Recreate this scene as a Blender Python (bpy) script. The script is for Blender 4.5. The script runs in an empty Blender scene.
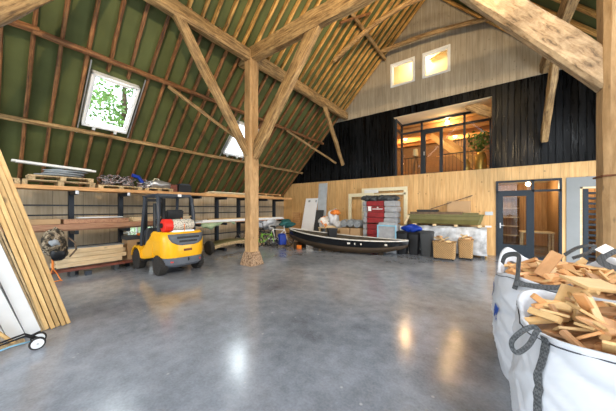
import bpy, math, random
from mathutils import Vector, Matrix, Euler
random.seed(7)
rnd = random.Random(11)
PI = math.pi
sc = bpy.context.scene
col = sc.collection
U = random.uniform

# ------------------------------------------------------------------ materials
def newmat(name):
    m = bpy.data.materials.new(name); m.use_nodes = True
    nt = m.node_tree
    return m, nt, nt.nodes['Principled BSDF']

def N(nt, t, **kw):
    n = nt.nodes.new(t)
    for k, v in kw.items():
        if k.startswith('i_'):
            key = k[2:]
            key = int(key) if key.isdigit() else key.replace('_', ' ')
            n.inputs[key].default_value = v
        else:
            setattr(n, k, v)
    return n

def c4(c): return (c[0], c[1], c[2], 1)

def plain(name, c, rough=.5, metal=0, var=.12, scale=8, bump=.05, coat=0, spec=.3):
    m, nt, b = newmat(name)
    L = nt.links.new
    tc = N(nt, 'ShaderNodeTexCoord')
    no = N(nt, 'ShaderNodeTexNoise', i_Scale=scale, i_Detail=4)
    L(tc.outputs['Object'], no.inputs['Vector'])
    mr = N(nt, 'ShaderNodeMapRange'); mr.inputs[3].default_value = 1-var; mr.inputs[4].default_value = 1+var
    mr.inputs[1].default_value = .3; mr.inputs[2].default_value = .7
    L(no.outputs[0], mr.inputs[0])
    mx = N(nt, 'ShaderNodeVectorMath', operation='SCALE'); mx.inputs[0].default_value = c[:3]
    L(mr.outputs[0], mx.inputs['Scale'])
    L(mx.outputs[0], b.inputs['Base Color'])
    b.inputs['Roughness'].default_value = rough
    b.inputs['Metallic'].default_value = metal
    b.inputs['Specular IOR Level'].default_value = spec
    b.inputs['Coat Weight'].default_value = coat
    if bump:
        bp = N(nt, 'ShaderNodeBump', i_Strength=bump, i_Distance=.02)
        L(no.outputs[0], bp.inputs['Height']); L(bp.outputs[0], b.inputs['Normal'])
    return m

def wood(name, c1, c2, rough=.65, scale=(1.2, 14, 14), bump=.25, rand=.18, knots=True, soft=False):
    """grain runs along local X"""
    m, nt, b = newmat(name); L = nt.links.new
    tc = N(nt, 'ShaderNodeTexCoord'); oi = N(nt, 'ShaderNodeObjectInfo')
    ad = N(nt, 'ShaderNodeVectorMath', operation='ADD')
    sv = N(nt, 'ShaderNodeVectorMath', operation='SCALE'); sv.inputs['Scale'].default_value = 37.
    cm = N(nt, 'ShaderNodeCombineXYZ'); L(oi.outputs['Random'], cm.inputs[0]); L(oi.outputs['Random'], cm.inputs[1])
    L(cm.outputs[0], sv.inputs[0]); L(tc.outputs['Object'], ad.inputs[0]); L(sv.outputs[0], ad.inputs[1])
    mp = N(nt, 'ShaderNodeMapping'); mp.inputs['Scale'].default_value = scale
    L(ad.outputs[0], mp.inputs[0])
    no = N(nt, 'ShaderNodeTexNoise', i_Scale=2.2, i_Detail=7, i_Roughness=.62, i_Distortion=.6)
    L(mp.outputs[0], no.inputs['Vector'])
    cr = N(nt, 'ShaderNodeValToRGB')
    cr.color_ramp.elements[0].position = .40; cr.color_ramp.elements[0].color = c4(c1)
    cr.color_ramp.elements[1].position = .60; cr.color_ramp.elements[1].color = c4(c2)
    if soft: cr.color_ramp.elements[0].position = .32; cr.color_ramp.elements[1].position = .68
    else: e3 = cr.color_ramp.elements.new(.33); e3.color = c4([v*.45 for v in c1])
    L(no.outputs[0], cr.inputs[0])
    mr = N(nt, 'ShaderNodeMapRange'); mr.inputs[3].default_value = 1-rand; mr.inputs[4].default_value = 1+rand
    L(oi.outputs['Random'], mr.inputs[0])
    mx = N(nt, 'ShaderNodeVectorMath', operation='SCALE')
    L(cr.outputs[0], mx.inputs[0]); L(mr.outputs[0], mx.inputs['Scale'])
    last = mx.outputs[0]
    pn = N(nt, 'ShaderNodeTexNoise', i_Scale=2.6, i_Detail=6, i_Roughness=.75); L(ad.outputs[0], pn.inputs['Vector'])
    pr_ = N(nt, 'ShaderNodeMapRange'); pr_.inputs[1].default_value = .35; pr_.inputs[2].default_value = .68; pr_.inputs[3].default_value = .88 if soft else .62; pr_.inputs[4].default_value = 1.08 if soft else 1.22
    L(pn.outputs[0], pr_.inputs[0]); pm = N(nt, 'ShaderNodeVectorMath', operation='SCALE'); L(last, pm.inputs[0]); L(pr_.outputs[0], pm.inputs['Scale']); last = pm.outputs[0]
    if knots:
        vo = N(nt, 'ShaderNodeTexVoronoi', i_Scale=3.1)
        mp2 = N(nt, 'ShaderNodeMapping'); mp2.inputs['Scale'].default_value = (.8, 2.2, 2.2)
        L(ad.outputs[0], mp2.inputs[0]); L(mp2.outputs[0], vo.inputs['Vector'])
        k = N(nt, 'ShaderNodeMapRange'); k.inputs[1].default_value = .05; k.inputs[2].default_value = .13
        k.inputs[3].default_value = .45; k.inputs[4].default_value = 1
        L(vo.outputs['Distance'], k.inputs[0])
        m2 = N(nt, 'ShaderNodeVectorMath', operation='SCALE'); L(last, m2.inputs[0]); L(k.outputs[0], m2.inputs['Scale'])
        last = m2.outputs[0]
    L(last, b.inputs['Base Color'])
    b.inputs['Roughness'].default_value = rough
    bp = N(nt, 'ShaderNodeBump', i_Strength=bump, i_Distance=.012)
    L(no.outputs[0], bp.inputs['Height']); L(bp.outputs[0], b.inputs['Normal'])
    return m

def boards(name, c1, c2, width, axis='X', grain='Z', rough=.6, groove=.35, rand=.2, knots=.5, gl=.05, bump=.3, gr=(.0, .0)):
    """boards laid side by side along `axis`, running along `grain`"""
    m, nt, b = newmat(name); L = nt.links.new
    tc = N(nt, 'ShaderNodeTexCoord'); sp = N(nt, 'ShaderNodeSeparateXYZ'); L(tc.outputs['Object'], sp.inputs[0])
    dv = N(nt, 'ShaderNodeMath', operation='DIVIDE'); dv.inputs[1].default_value = width; L(sp.outputs[axis], dv.inputs[0])
    fl = N(nt, 'ShaderNodeMath', operation='FLOOR'); L(dv.outputs[0], fl.inputs[0])
    fr = N(nt, 'ShaderNodeMath', operation='FRACT'); L(dv.outputs[0], fr.inputs[0])
    wn = N(nt, 'ShaderNodeTexWhiteNoise', noise_dimensions='1D'); L(fl.outputs[0], wn.inputs['W'])
    s = {'X': [9, 9, 9], 'Y': [9, 9, 9]}[axis]
    s['XYZ'.index(grain)] = .8
    off = N(nt, 'ShaderNodeVectorMath', operation='ADD')
    osc = N(nt, 'ShaderNodeVectorMath', operation='SCALE'); osc.inputs['Scale'].default_value = 9
    L(wn.outputs['Color'], osc.inputs[0]); L(tc.outputs['Object'], off.inputs[0]); L(osc.outputs[0], off.inputs[1])
    mp = N(nt, 'ShaderNodeMapping'); mp.inputs['Scale'].default_value = s; L(off.outputs[0], mp.inputs[0])
    no = N(nt, 'ShaderNodeTexNoise', i_Scale=1.8, i_Detail=6, i_Roughness=.6); L(mp.outputs[0], no.inputs['Vector'])
    cr = N(nt, 'ShaderNodeValToRGB')
    cr.color_ramp.elements[0].position = .35; cr.color_ramp.elements[0].color = c4(c1)
    cr.color_ramp.elements[1].position = .65; cr.color_ramp.elements[1].color = c4(c2)
    L(no.outputs[0], cr.inputs[0])
    mr = N(nt, 'ShaderNodeMapRange'); mr.inputs[3].default_value = 1-rand; mr.inputs[4].default_value = 1+rand
    L(wn.outputs['Value'], mr.inputs[0])
    # groove
    g1 = N(nt, 'ShaderNodeMath', operation='SUBTRACT'); g1.inputs[1].default_value = .5; L(fr.outputs[0], g1.inputs[0])
    g2 = N(nt, 'ShaderNodeMath', operation='ABSOLUTE'); L(g1.outputs[0], g2.inputs[0])
    g3 = N(nt, 'ShaderNodeMapRange'); g3.inputs[1].default_value = .5-gl; g3.inputs[2].default_value = .5-gl*.3
    g3.inputs[3].default_value = 1; g3.inputs[4].default_value = groove; L(g2.outputs[0], g3.inputs[0])
    mu = N(nt, 'ShaderNodeMath', operation='MULTIPLY'); L(mr.outputs[0], mu.inputs[0]); L(g3.outputs[0], mu.inputs[1])
    last = mu.outputs[0]
    if knots:
        vo = N(nt, 'ShaderNodeTexVoronoi', i_Scale=4.2)
        L(off.outputs[0], vo.inputs['Vector'])
        k = N(nt, 'ShaderNodeMapRange'); k.inputs[1].default_value = .05; k.inputs[2].default_value = .14
        k.inputs[3].default_value = 1-knots; k.inputs[4].default_value = 1; L(vo.outputs['Distance'], k.inputs[0])
        m2 = N(nt, 'ShaderNodeMath', operation='MULTIPLY'); L(last, m2.inputs[0]); L(k.outputs[0], m2.inputs[1]); last = m2.outputs[0]
    mx = N(nt, 'ShaderNodeVectorMath', operation='SCALE'); L(cr.outputs[0], mx.inputs[0]); L(last, mx.inputs['Scale'])
    L(mx.outputs[0], b.inputs['Base Color'])
    b.inputs['Roughness'].default_value = rough; b.inputs['Specular IOR Level'].default_value = .12 if name.startswith('charred') else .4
    hm = N(nt, 'ShaderNodeMath', operation='MULTIPLY_ADD'); L(no.outputs[0], hm.inputs[0]); hm.inputs[1].default_value = .3; L(g3.outputs[0], hm.inputs[2])
    bp = N(nt, 'ShaderNodeBump', i_Strength=bump, i_Distance=.02); L(hm.outputs[0], bp.inputs['Height']); L(bp.outputs[0], b.inputs['Normal'])
    if gr[1]:
        rr = N(nt, 'ShaderNodeMapRange'); rr.inputs[3].default_value = gr[0]; rr.inputs[4].default_value = gr[1]
        rr.inputs[1].default_value = .35; rr.inputs[2].default_value = .65
        L(no.outputs[0], rr.inputs[0]); L(rr.outputs[0], b.inputs['Roughness'])
    return m

def glass(name, tint=(1, 1, 1), refl=.12):
    m = bpy.data.materials.new(name); m.use_nodes = True; nt = m.node_tree; nt.nodes.clear()
    o = N(nt, 'ShaderNodeOutputMaterial'); t = N(nt, 'ShaderNodeBsdfTransparent'); t.inputs[0].default_value = c4(tint)
    g = N(nt, 'ShaderNodeBsdfGlossy'); g.inputs['Roughness'].default_value = .02
    fr = N(nt, 'ShaderNodeFresnel'); fr.inputs[0].default_value = 1.5
    mx = N(nt, 'ShaderNodeMixShader')
    ge = N(nt, 'ShaderNodeNewGeometry'); iv = N(nt, 'ShaderNodeMath', operation='SUBTRACT'); iv.inputs[0].default_value = 1
    ml = N(nt, 'ShaderNodeMath', operation='MULTIPLY'); nt.links.new(ge.outputs['Backfacing'], iv.inputs[1]); nt.links.new(iv.outputs[0], ml.inputs[0]); nt.links.new(fr.outputs[0], ml.inputs[1])
    nt.links.new(ml.outputs[0], mx.inputs[0]); nt.links.new(t.outputs[0], mx.inputs[1]); nt.links.new(g.outputs[0], mx.inputs[2])
    nt.links.new(mx.outputs[0], o.inputs[0])
    return m

def emit(name, c, s):
    m, nt, b = newmat(name)
    b.inputs['Base Color'].default_value = c4(c)
    b.inputs['Emission Color'].default_value = c4(c); b.inputs['Emission Strength'].default_value = s
    return m

def concrete_floor():
    m, nt, b = newmat('power_floated_concrete'); L = nt.links.new
    tc = N(nt, 'ShaderNodeTexCoord')
    n1 = N(nt, 'ShaderNodeTexNoise', i_Scale=.55, i_Detail=6, i_Roughness=.6, i_Distortion=.3); L(tc.outputs['Object'], n1.inputs['Vector'])
    n2 = N(nt, 'ShaderNodeTexNoise', i_Scale=5, i_Detail=7, i_Roughness=.7); L(tc.outputs['Object'], n2.inputs['Vector'])
    n3 = N(nt, 'ShaderNodeTexNoise', i_Scale=45, i_Detail=3); L(tc.outputs['Object'], n3.inputs['Vector'])
    a = N(nt, 'ShaderNodeMath', operation='MULTIPLY_ADD'); L(n2.outputs[0], a.inputs[0]); a.inputs[1].default_value = .55; L(n1.outputs[0], a.inputs[2])
    a2 = N(nt, 'ShaderNodeMath', operation='MULTIPLY_ADD'); L(n3.outputs[0], a2.inputs[0]); a2.inputs[1].default_value = .25; L(a.outputs[0], a2.inputs[2])
    mr = N(nt, 'ShaderNodeMapRange'); mr.inputs[1].default_value = .6; mr.inputs[2].default_value = 1.2; L(a2.outputs[0], mr.inputs[0])
    mx = N(nt, 'ShaderNodeMix', data_type='RGBA'); mx.inputs['A'].default_value = (.082, .092, .108, 1); mx.inputs['B'].default_value = (.34, .365, .41, 1)
    L(mr.outputs[0], mx.inputs['Factor'])
    # small pale specks and scuffs
    vo = N(nt, 'ShaderNodeTexVoronoi', i_Scale=4.0); L(tc.outputs['Object'], vo.inputs['Vector'])
    sp = N(nt, 'ShaderNodeMapRange'); sp.inputs[1].default_value = .035; sp.inputs[2].default_value = .07; sp.inputs[3].default_value = .6; sp.inputs[4].default_value = 0
    L(vo.outputs['Distance'], sp.inputs[0])
    m2 = N(nt, 'ShaderNodeMix', data_type='RGBA'); L(mx.outputs['Result'], m2.inputs['A']); m2.inputs['B'].default_value = (.45, .45, .44, 1); L(sp.outputs[0], m2.inputs['Factor'])
    L(m2.outputs['Result'], b.inputs['Base Color'])
    rr = N(nt, 'ShaderNodeMapRange'); rr.inputs[1].default_value = .6; rr.inputs[2].default_value = 1.2
    rr.inputs[3].default_value = .12; rr.inputs[4].default_value = .24
    L(a2.outputs[0], rr.inputs[0]); L(rr.outputs[0], b.inputs['Roughness'])
    b.inputs['Specular IOR Level'].default_value = .6
    return m

def weave(name, c, c2, scale, rough=.8, bump=.6):
    m, nt, b = newmat(name); L = nt.links.new
    tc = N(nt, 'ShaderNodeTexCoord')
    mp = N(nt, 'ShaderNodeMapping'); mp.inputs['Rotation'].default_value = (0, 0, .5); L(tc.outputs['Object'], mp.inputs[0])
    ck = N(nt, 'ShaderNodeTexChecker', i_Scale=scale); L(tc.outputs['Object'], ck.inputs['Vector'])
    no = N(nt, 'ShaderNodeTexNoise', i_Scale=6, i_Detail=3); L(tc.outputs['Object'], no.inputs['Vector'])
    ck.inputs['Color1'].default_value = c4(c); ck.inputs['Color2'].default_value = c4(c2)
    mr = N(nt, 'ShaderNodeMapRange'); mr.inputs[3].default_value = .75; mr.inputs[4].default_value = 1.25; L(no.outputs[0], mr.inputs[0])
    mx = N(nt, 'ShaderNodeVectorMath', operation='SCALE'); L(ck.outputs[0], mx.inputs[0]); L(mr.outputs[0], mx.inputs['Scale'])
    L(mx.outputs[0], b.inputs['Base Color']); b.inputs['Roughness'].default_value = rough
    bp = N(nt, 'ShaderNodeBump', i_Strength=bump, i_Distance=.01); L(ck.outputs['Fac'], bp.inputs['Height']); L(bp.outputs[0], b.inputs['Normal'])
    return m

def mottled(name, cols, scale=14, rough=.8):
    m, nt, b = newmat(name); L = nt.links.new
    tc = N(nt, 'ShaderNodeTexCoord')
    no = N(nt, 'ShaderNodeTexNoise', i_Scale=scale, i_Detail=3); L(tc.outputs['Object'], no.inputs['Vector'])
    cr = N(nt, 'ShaderNodeValToRGB'); cr.color_ramp.interpolation = 'CONSTANT'
    el = cr.color_ramp.elements
    el[0].position = 0; el[0].color = c4(cols[0]); el[1].position = .42; el[1].color = c4(cols[1])
    for i, c in enumerate(cols[2:]):
        e = el.new(.5+.08*i); e.color = c4(c)
    L(no.outputs[0], cr.inputs[0]); L(cr.outputs[0], b.inputs['Base Color']); b.inputs['Roughness'].default_value = rough
    return m

M = {}
M['floor'] = concrete_floor()
M['green'] = plain('green_insulation_board', (.088, .104, .036), .75, var=.25, scale=1.3, bump=.02)
M['oak'] = wood('old_oak', (.20, .112, .042), (.44, .285, .125), .68, (1.1, 13, 13), .7, .08)
M['oak_pale'] = wood('weathered_oak', (.36, .235, .125), (.56, .41, .25), .68, (2.2, 9, 9), .5, .05)
M['post_wood'] = wood('worn_post_oak', (.31, .18, .075), (.50, .32, .155), .75, (1.3, 6, 6), .5, .06, soft=True)
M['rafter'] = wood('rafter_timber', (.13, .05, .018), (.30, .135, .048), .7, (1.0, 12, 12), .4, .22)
M['rafter_warmlit'] = wood('rafter_timber_warmlit', (.30, .145, .036), (.62, .36, .11), .7, (1.0, 12, 12), .4, .22)  # same rafter timber, with the warm lamp light put into its colour
M['pine'] = boards('pine_boards', (.54, .315, .12), (.70, .455, .205), .19, rough=.55, groove=.62, rand=.09, knots=.5, gl=.03)
M['white_board'] = boards('whitewashed_boards', (.31, .265, .20), (.41, .36, .285), .17, rough=.7, groove=.55, rand=.08, knots=.3, gl=.04)
M['charred'] = boards('charred_boards', (.001, .0015, .002), (.007, .008, .010), .16, rough=.3, groove=.3, rand=.6, knots=0, gl=.07, bump=.6, gr=(.2, .45))
M['panelwall'] = boards('concrete_wall_panel', (.44, .345, .23), (.56, .46, .325), .62, axis='Y', rough=.8, groove=.55, rand=.08, knots=.2, gl=.02)
M['grey_paint'] = plain('grey_painted_panel', (.22, .235, .24), .6, var=.04, scale=3)
M['steel_blue'] = plain('dark_blue_rack_steel', (.014, .020, .030), .5, .2, var=.1)
M['anthracite'] = plain('anthracite_frame', (.018, .027, .038), .4, .1, var=.06)
M['shelf'] = wood('shelf_board', (.46, .22, .08), (.68, .40, .17), .65, (1, 10, 10), .3, .1, soft=True)
M['redbrown'] = wood('red_brown_timber', (.28, .13, .075), (.47, .27, .16), .7, (1, 10, 10), .3, .15, soft=True)
M['darkred'] = wood('dark_red_timber', (.12, .03, .02), (.22, .06, .035), .6, (1, 10, 10), .3, .1)
M['lumber'] = wood('fresh_lumber', (.62, .45, .25), (.82, .66, .42), .65, (1, 10, 10), .25, .14, soft=True)
M['plank'] = wood('yellow_plank', (.50, .30, .11), (.76, .52, .23), .6, (.8, 10, 10), .3, .16, soft=True)
M['offcut'] = wood('offcut_wood', (.56, .27, .10), (.70, .38, .16), .6, (2, 8, 8), .1, .25, knots=False, soft=True)
M['offcut2'] = wood('pale_offcut_wood', (.58, .36, .15), (.70, .48, .23), .6, (2, 8, 8), .1, .15, knots=False, soft=True)
M['offcut3'] = wood('brown_offcut_wood', (.34, .17, .07), (.46, .25, .11), .6, (2, 8, 8), .1, .2, knots=False, soft=True)
M['pallet'] = wood('pallet_wood', (.42, .29, .15), (.64, .49, .28), .75, (1, 10, 10), .3, .15)
M['carton'] = plain('cardboard', (.42, .28, .155), .8, var=.08, scale=3)
M['white'] = plain('white_lacquer', (.78, .80, .82), .45, var=.03)
M['cream'] = plain('cream_paint', (.76, .70, .50), .5, var=.05)
M['whitepanel'] = plain('white_sheet', (.84, .87, .92), .5, var=.03, scale=2)
M['foamwhite'] = plain('white_wrapped_panel', (.74, .75, .75), .6, var=.06, scale=3)
M['greysheet'] = plain('grey_sheet', (.30, .33, .36), .6, var=.12, scale=4)
M['bluegrey'] = plain('blue_grey_panel', (.46, .52, .58), .55, var=.12, scale=4)
M['darkgrey'] = plain('dark_grey_plastic', (.05, .055, .06), .5, var=.1)
M['black'] = plain('black_plastic', (.012, .013, .015), .45, var=.1)
M['tyre'] = plain('tyre_rubber', (.03, .028, .026), .85, var=.25, scale=20, bump=.4)
M['yellow'] = plain('yellow_paint', (.86, .44, .012), .32, var=.03, coat=.3)
M['fkgrey'] = plain('forklift_grey', (.035, .045, .062), .45, var=.08)
M['greysteel'] = plain('grille_grey', (.10, .115, .14), .45, var=.08)
M['red'] = plain('red_paint', (.70, .03, .02), .45, var=.06)
M['redwrap'] = plain('red_sack', (.24, .014, .016), .4, var=.3, scale=5, bump=.1)
M['greywrap'] = plain('grey_sack', (.30, .31, .33), .4, var=.2, scale=5, bump=.1)
M['silver'] = plain('silver_metal', (.55, .56, .58), .35, .7, var=.1)
M['gascyl'] = mottled('perforated_gas_bottle', [(.08, .08, .07), (.55, .52, .44), (.60, .57, .50), (.62, .59, .52)], 45, .5)
M['orange'] = plain('orange_paint', (.70, .20, .03), .45, var=.06)
M['fabricwhite'] = plain('white_woven_bag', (.54, .56, .60), .7, var=.05, scale=5, bump=.25)
M['strap'] = weave('dark_webbing', (.045, .05, .055), (.11, .115, .12), 90, .85)
M['stitch'] = plain('dark_stitching', (.05, .05, .06), .8)
M['bluetext'] = plain('blue_print', (.03, .08, .33), .6)
M['blue'] = plain('blue_plastic', (.006, .035, .30), .45, var=.15, bump=.3)
M['lightblue'] = plain('light_blue_plastic', (.22, .45, .60), .45, var=.1)
M['clear'] = plain('crumpled_clear_film', (.46, .49, .53), .2, var=.4, scale=5, bump=1.0)
M['wicker'] = weave('wicker', (.50, .31, .13), (.22, .12, .045), 34, .75, 1.)
M['boat'] = plain('black_boat_hull', (.005, .006, .008), .22, var=.2, scale=2, coat=.3)
M['boatwood'] = plain('brown_boat_bottom', (.030, .019, .010), .6, var=.25, scale=3)
M['boatin'] = plain('boat_inside', (.05, .042, .03), .6, var=.3, scale=5)
M['rail'] = plain('pale_gunwale', (.55, .54, .50), .4, var=.15)
M['olive'] = plain('olive_green_hull', (.135, .125, .045), .45, var=.15, scale=3)
M['greentarp'] = plain('pale_green_film', (.32, .42, .26), .5, var=.2, bump=.4)
M['camo'] = mottled('camouflage', [(.02, .016, .01), (.12, .09, .055), (.33, .27, .19), (.04, .03, .018), (.42, .38, .31)], 9, .85)
M['junk'] = mottled('cable_mix', [(.03, .03, .035), (.10, .09, .09), (.35, .33, .34), (.25, .07, .05), (.5, .5, .52)], 20, .6)
M['cable'] = plain('black_cable', (.03, .03, .035), .5)
M['rust'] = plain('rusty_iron', (.16, .065, .03), .75, .2, var=.3, scale=25)
M['brick'] = mottled('old_brick_footing', [(.13, .075, .04), (.27, .17, .10), (.36, .25, .16), (.20, .13, .08)], 16, .85)
M['gold'] = plain('gold_vase', (.55, .36, .10), .3, .6, var=.1)
M['leaf'] = plain('green_leaf', (.05, .13, .025), .6, var=.3, scale=5)
M['treeleaf'] = plain('tree_leaf', (.30, .48, .16), .6, var=.4, scale=1)
M['bark'] = plain('bark', (.13, .09, .06), .9, var=.3)
M['glass'] = glass('window_glass', (.96, .98, .97))
M['warmwood'] = boards('interior_wood', (.36, .18, .07), (.52, .30, .13), .2, rough=.6, groove=.5, rand=.15, knots=.3)
M['warmceil'] = boards('interior_ceiling_boards', (.58, .33, .13), (.72, .46, .21), .16, axis='Y', grain='X', rough=.6, groove=.45, rand=.15)
M['plaster'] = plain('cream_plaster', (.74, .62, .42), .8, var=.03)
M['darkroom'] = plain('dark_brown_wall', (.16, .10, .06), .7, var=.1)
M['bulb'] = emit('warm_bulb', (1, .72, .38), 22)
M['bracket'] = plain('lamp_housing', (.08, .08, .08), .5)
M['labelwhite'] = plain('white_label', (.8, .8, .8), .5, var=.02)
M['insul'] = plain('silver_pipe', (.30, .33, .36), .4, .3, var=.3, scale=12, bump=.5)
M['colourtoy'] = mottled('mixed_bright_parts', [(.02, .02, .02), (.12, .45, .04), (.75, .2, .02), (.4, .05, .2)], 8, .5)
M['turq'] = plain('dark_teal_cover', (.02, .10, .10), .6, var=.3)
M['lime'] = plain('lime_green_frame', (.16, .40, .03), .4)

# ------------------------------------------------------------------ mesh helpers
class MB:
    def __init__(s): s.v = []; s.f = []
    def add(s, vs, fs):
        o = len(s.v); s.v += [Vector(v) for v in vs]; s.f += [tuple(i+o for i in f) for f in fs]; return s
    def box(s, c, d, rot=None, taper=1.):
        x, y, z = d[0]/2, d[1]/2, d[2]/2
        vs = [Vector((sx*x*(taper if sz > 0 else 1), sy*y*(taper if sz > 0 else 1), sz*z)) for sz in (-1, 1) for sy in (-1, 1) for sx in (-1, 1)]
        if rot is not None:
            R = rot if isinstance(rot, Matrix) else Euler(rot).to_matrix()
            vs = [R @ v for v in vs]
        vs = [v+Vector(c) for v in vs]
        return s.add(vs, [(0, 2, 3, 1), (4, 5, 7, 6), (0, 1, 5, 4), (2, 6, 7, 3), (0, 4, 6, 2), (1, 3, 7, 5)])
    def b2(s, a, b):
        return s.box([(a[i]+b[i])/2 for i in range(3)], [abs(b[i]-a[i]) for i in range(3)])
    def bar(s, p0, p1, w, h):
        p0, p1 = Vector(p0), Vector(p1); d = p1-p0
        return s.box((p0+p1)/2, (d.length, w, h), orient(d))
    def tube(s, pts, r, n=8, closed=False):
        pts = [Vector(p) for p in pts]; k = len(pts)
        rs = r if isinstance(r, (list, tuple)) else [r]*k
        vs = []; prev = None
        for i, p in enumerate(pts):
            a = pts[(i-1) % k] if (i > 0 or closed) else p; b = pts[(i+1) % k] if (i < k-1 or closed) else p
            t = (b-a).normalized()
            if prev is None:
                up = Vector((0, 0, 1)) if abs(t.z) < .95 else Vector((1, 0, 0)); x = t.cross(up).normalized()
            else:
                x = (prev - t*prev.dot(t)).normalized()
            prev = x; y = t.cross(x)
            for j in range(n):
                an = 2*PI*j/n; vs.append(p + (x*math.cos(an)+y*math.sin(an))*rs[i])
        fs = []
        for i in range(k if closed else k-1):
            i2 = (i+1) % k
            for j in range(n):
                fs.append((i*n+j, i*n+(j+1) % n, i2*n+(j+1) % n, i2*n+j))
        if not closed: fs += [tuple(range(n-1, -1, -1)), tuple(range((k-1)*n, k*n))]
        return s.add(vs, fs)
    def lathe(s, prof, c=(0, 0, 0), n=20, axis='Z'):
        vs = []
        for r, h in prof:
            for j in range(n):
                a = 2*PI*j/n; x, y = r*math.cos(a), r*math.sin(a)
                v = {'Z': (x, y, h), 'Y': (x, h, -y), 'X': (h, x, y)}[axis]
                vs.append(Vector(c)+Vector(v))
        fs = [(i*n+j, i*n+(j+1) % n, (i+1)*n+(j+1) % n, (i+1)*n+j) for i in range(len(prof)-1) for j in range(n)]
        fs += [tuple(range(n-1, -1, -1)), tuple(range((len(prof)-1)*n, len(prof)*n))]
        return s.add(vs, fs)
    def loft(s, loops, cap=(True, True), closed=True):
        n = len(loops[0]); vs = [p for l in loops for p in l]
        m = n if closed else n-1
        fs = [(i*n+j, i*n+(j+1) % n, (i+1)*n+(j+1) % n, (i+1)*n+j) for i in range(len(loops)-1) for j in range(m)]
        if cap[0]: fs.append(tuple(range(n-1, -1, -1)))
        if cap[1]: fs.append(tuple(range((len(loops)-1)*n, len(loops)*n)))
        return s.add(vs, fs)
    def prism(s, poly, axis, a, b):
        """poly: list of 2-D points; axis of extrusion"""
        def P(p, h): return {'Y': (p[0], h, p[1]), 'X': (h, p[0], p[1]), 'Z': (p[0], p[1], h)}[axis]
        return s.loft([[P(p, a) for p in poly], [P(p, b) for p in poly]])
    def blob(s, c, r, seed=0, amp=.15, n=14, m=9):
        g = random.Random(seed); vs = []; fs = []
        ph = [(g.uniform(0, 6.28), g.uniform(0, 6.28), g.randint(2, 5), g.randint(1, 4)) for _ in range(4)]
        for i in range(m+1):
            t = PI*i/m
            for j in range(n):
                a = 2*PI*j/n
                k = 1+amp*sum(math.sin(q[2]*a+q[0])*math.sin(q[3]*t+q[1]) for q in ph)/2
                vs.append((c[0]+r[0]*k*math.sin(t)*math.cos(a), c[1]+r[1]*k*math.sin(t)*math.sin(a), c[2]-r[2]*k*math.cos(t)))
        fs = [(i*n+j, i*n+(j+1) % n, (i+1)*n+(j+1) % n, (i+1)*n+j) for i in range(m) for j in range(n)]
        return s.add(vs, fs)
    def build(s, name, mat, parent=None, loc=None, smooth=False, bevel=0):
        me = bpy.data.meshes.new(name); me.from_pydata([tuple(v) for v in s.v], [], s.f); me.update(); me.validate()
        import bmesh
        b = bmesh.new(); b.from_mesh(me); bmesh.ops.recalc_face_normals(b, faces=b.faces)
        if bevel: bmesh.ops.bevel(b, geom=list(b.edges), offset=bevel, segments=2, affect='EDGES', clamp_overlap=True)
        b.to_mesh(me); b.free()
        o = bpy.data.objects.new(name, me); col.objects.link(o)
        if mat is not None: me.materials.append(M[mat] if isinstance(mat, str) else mat)
        if smooth:
            for p in me.polygons: p.use_smooth = True
            if smooth == 'auto':
                try: me.set_sharp_from_angle(angle=math.radians(40))
                except Exception: pass
        if parent: o.parent = parent
        if loc is not None: o.location = loc
        return o

def orient(d):
    """matrix whose X axis is d and Z axis as near up as possible"""
    x = Vector(d).normalized(); up = Vector((0, 0, 1)) if abs(x.z) < .98 else Vector((0, 1, 0))
    y = up.cross(x).normalized(); z = x.cross(y)
    return Matrix((x, y, z)).transposed()

def tag(o, label=None, cat=None, group=None, kind=None):
    if label: o['label'] = label
    if cat: o['category'] = cat
    if group: o['group'] = group
    if kind: o['kind'] = kind
    return o

def thing(name, label, cat, loc=(0, 0, 0), rz=0, group=None, rot=None):
    o = bpy.data.objects.new(name, None); col.objects.link(o); o.location = loc
    o.rotation_euler = rot if rot else (0, 0, rz)
    o.empty_display_size = .1
    return tag(o, label, cat, group)

def copy_tree(o, parent=None):
    c = o.copy(); col.objects.link(c); c.parent = parent
    for ch in list(o.children): copy_tree(ch, c)
    return c

def beam(name, p0, p1, w, h, mat, parent=None, seg=10, jit=.012, cham=.18, seed=None, roll=0, bend=0):
    """hewn timber: local X along the timber, octagonal chamfered section, uneven faces"""
    g = random.Random(seed if seed is not None else hash((round(p0[0], 2), round(p0[1], 2), round(p1[2], 2))) & 0xffff)
    p0, p1 = Vector(p0), Vector(p1); d = p1-p0; L = d.length
    a, b = w/2, h/2; ca = min(w, h)*cham
    sec = [(-a+ca, -b), (a-ca, -b), (a, -b+ca), (a, b-ca), (a-ca, b), (-a+ca, b), (-a, b-ca), (-a, -b+ca)]
    loops = []
    oy = oz = 0
    for i in range(seg+1):
        t = i/seg
        oy += g.uniform(-jit, jit)*.5; oz += g.uniform(-jit, jit)*.5
        bz = bend*math.sin(PI*t)
        loops.append([(-L/2+L*t, y+oy+g.uniform(-jit, jit), z+oz+bz+g.uniform(-jit, jit)) for y, z in sec])
    m = MB(); m.loft(loops)
    o = m.build(name, mat, smooth='auto')
    R = orient(d)
    if roll: R = R @ Matrix.Rotation(roll, 3, 'X')
    o.matrix_world = Matrix.Translation((p0+p1)/2) @ R.to_4x4()
    if parent:
        mw = o.matrix_world.copy(); o.parent = parent; o.matrix_world = parent_matrix(parent).inverted() @ mw if False else mw
        o.matrix_basis = parent_matrix(parent).inverted() @ mw
    return o

def parent_matrix(p):
    m = Matrix.Translation(p.location) @ p.rotation_euler.to_matrix().to_4x4()
    return (parent_matrix(p.parent) @ m) if p.parent else m

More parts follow.
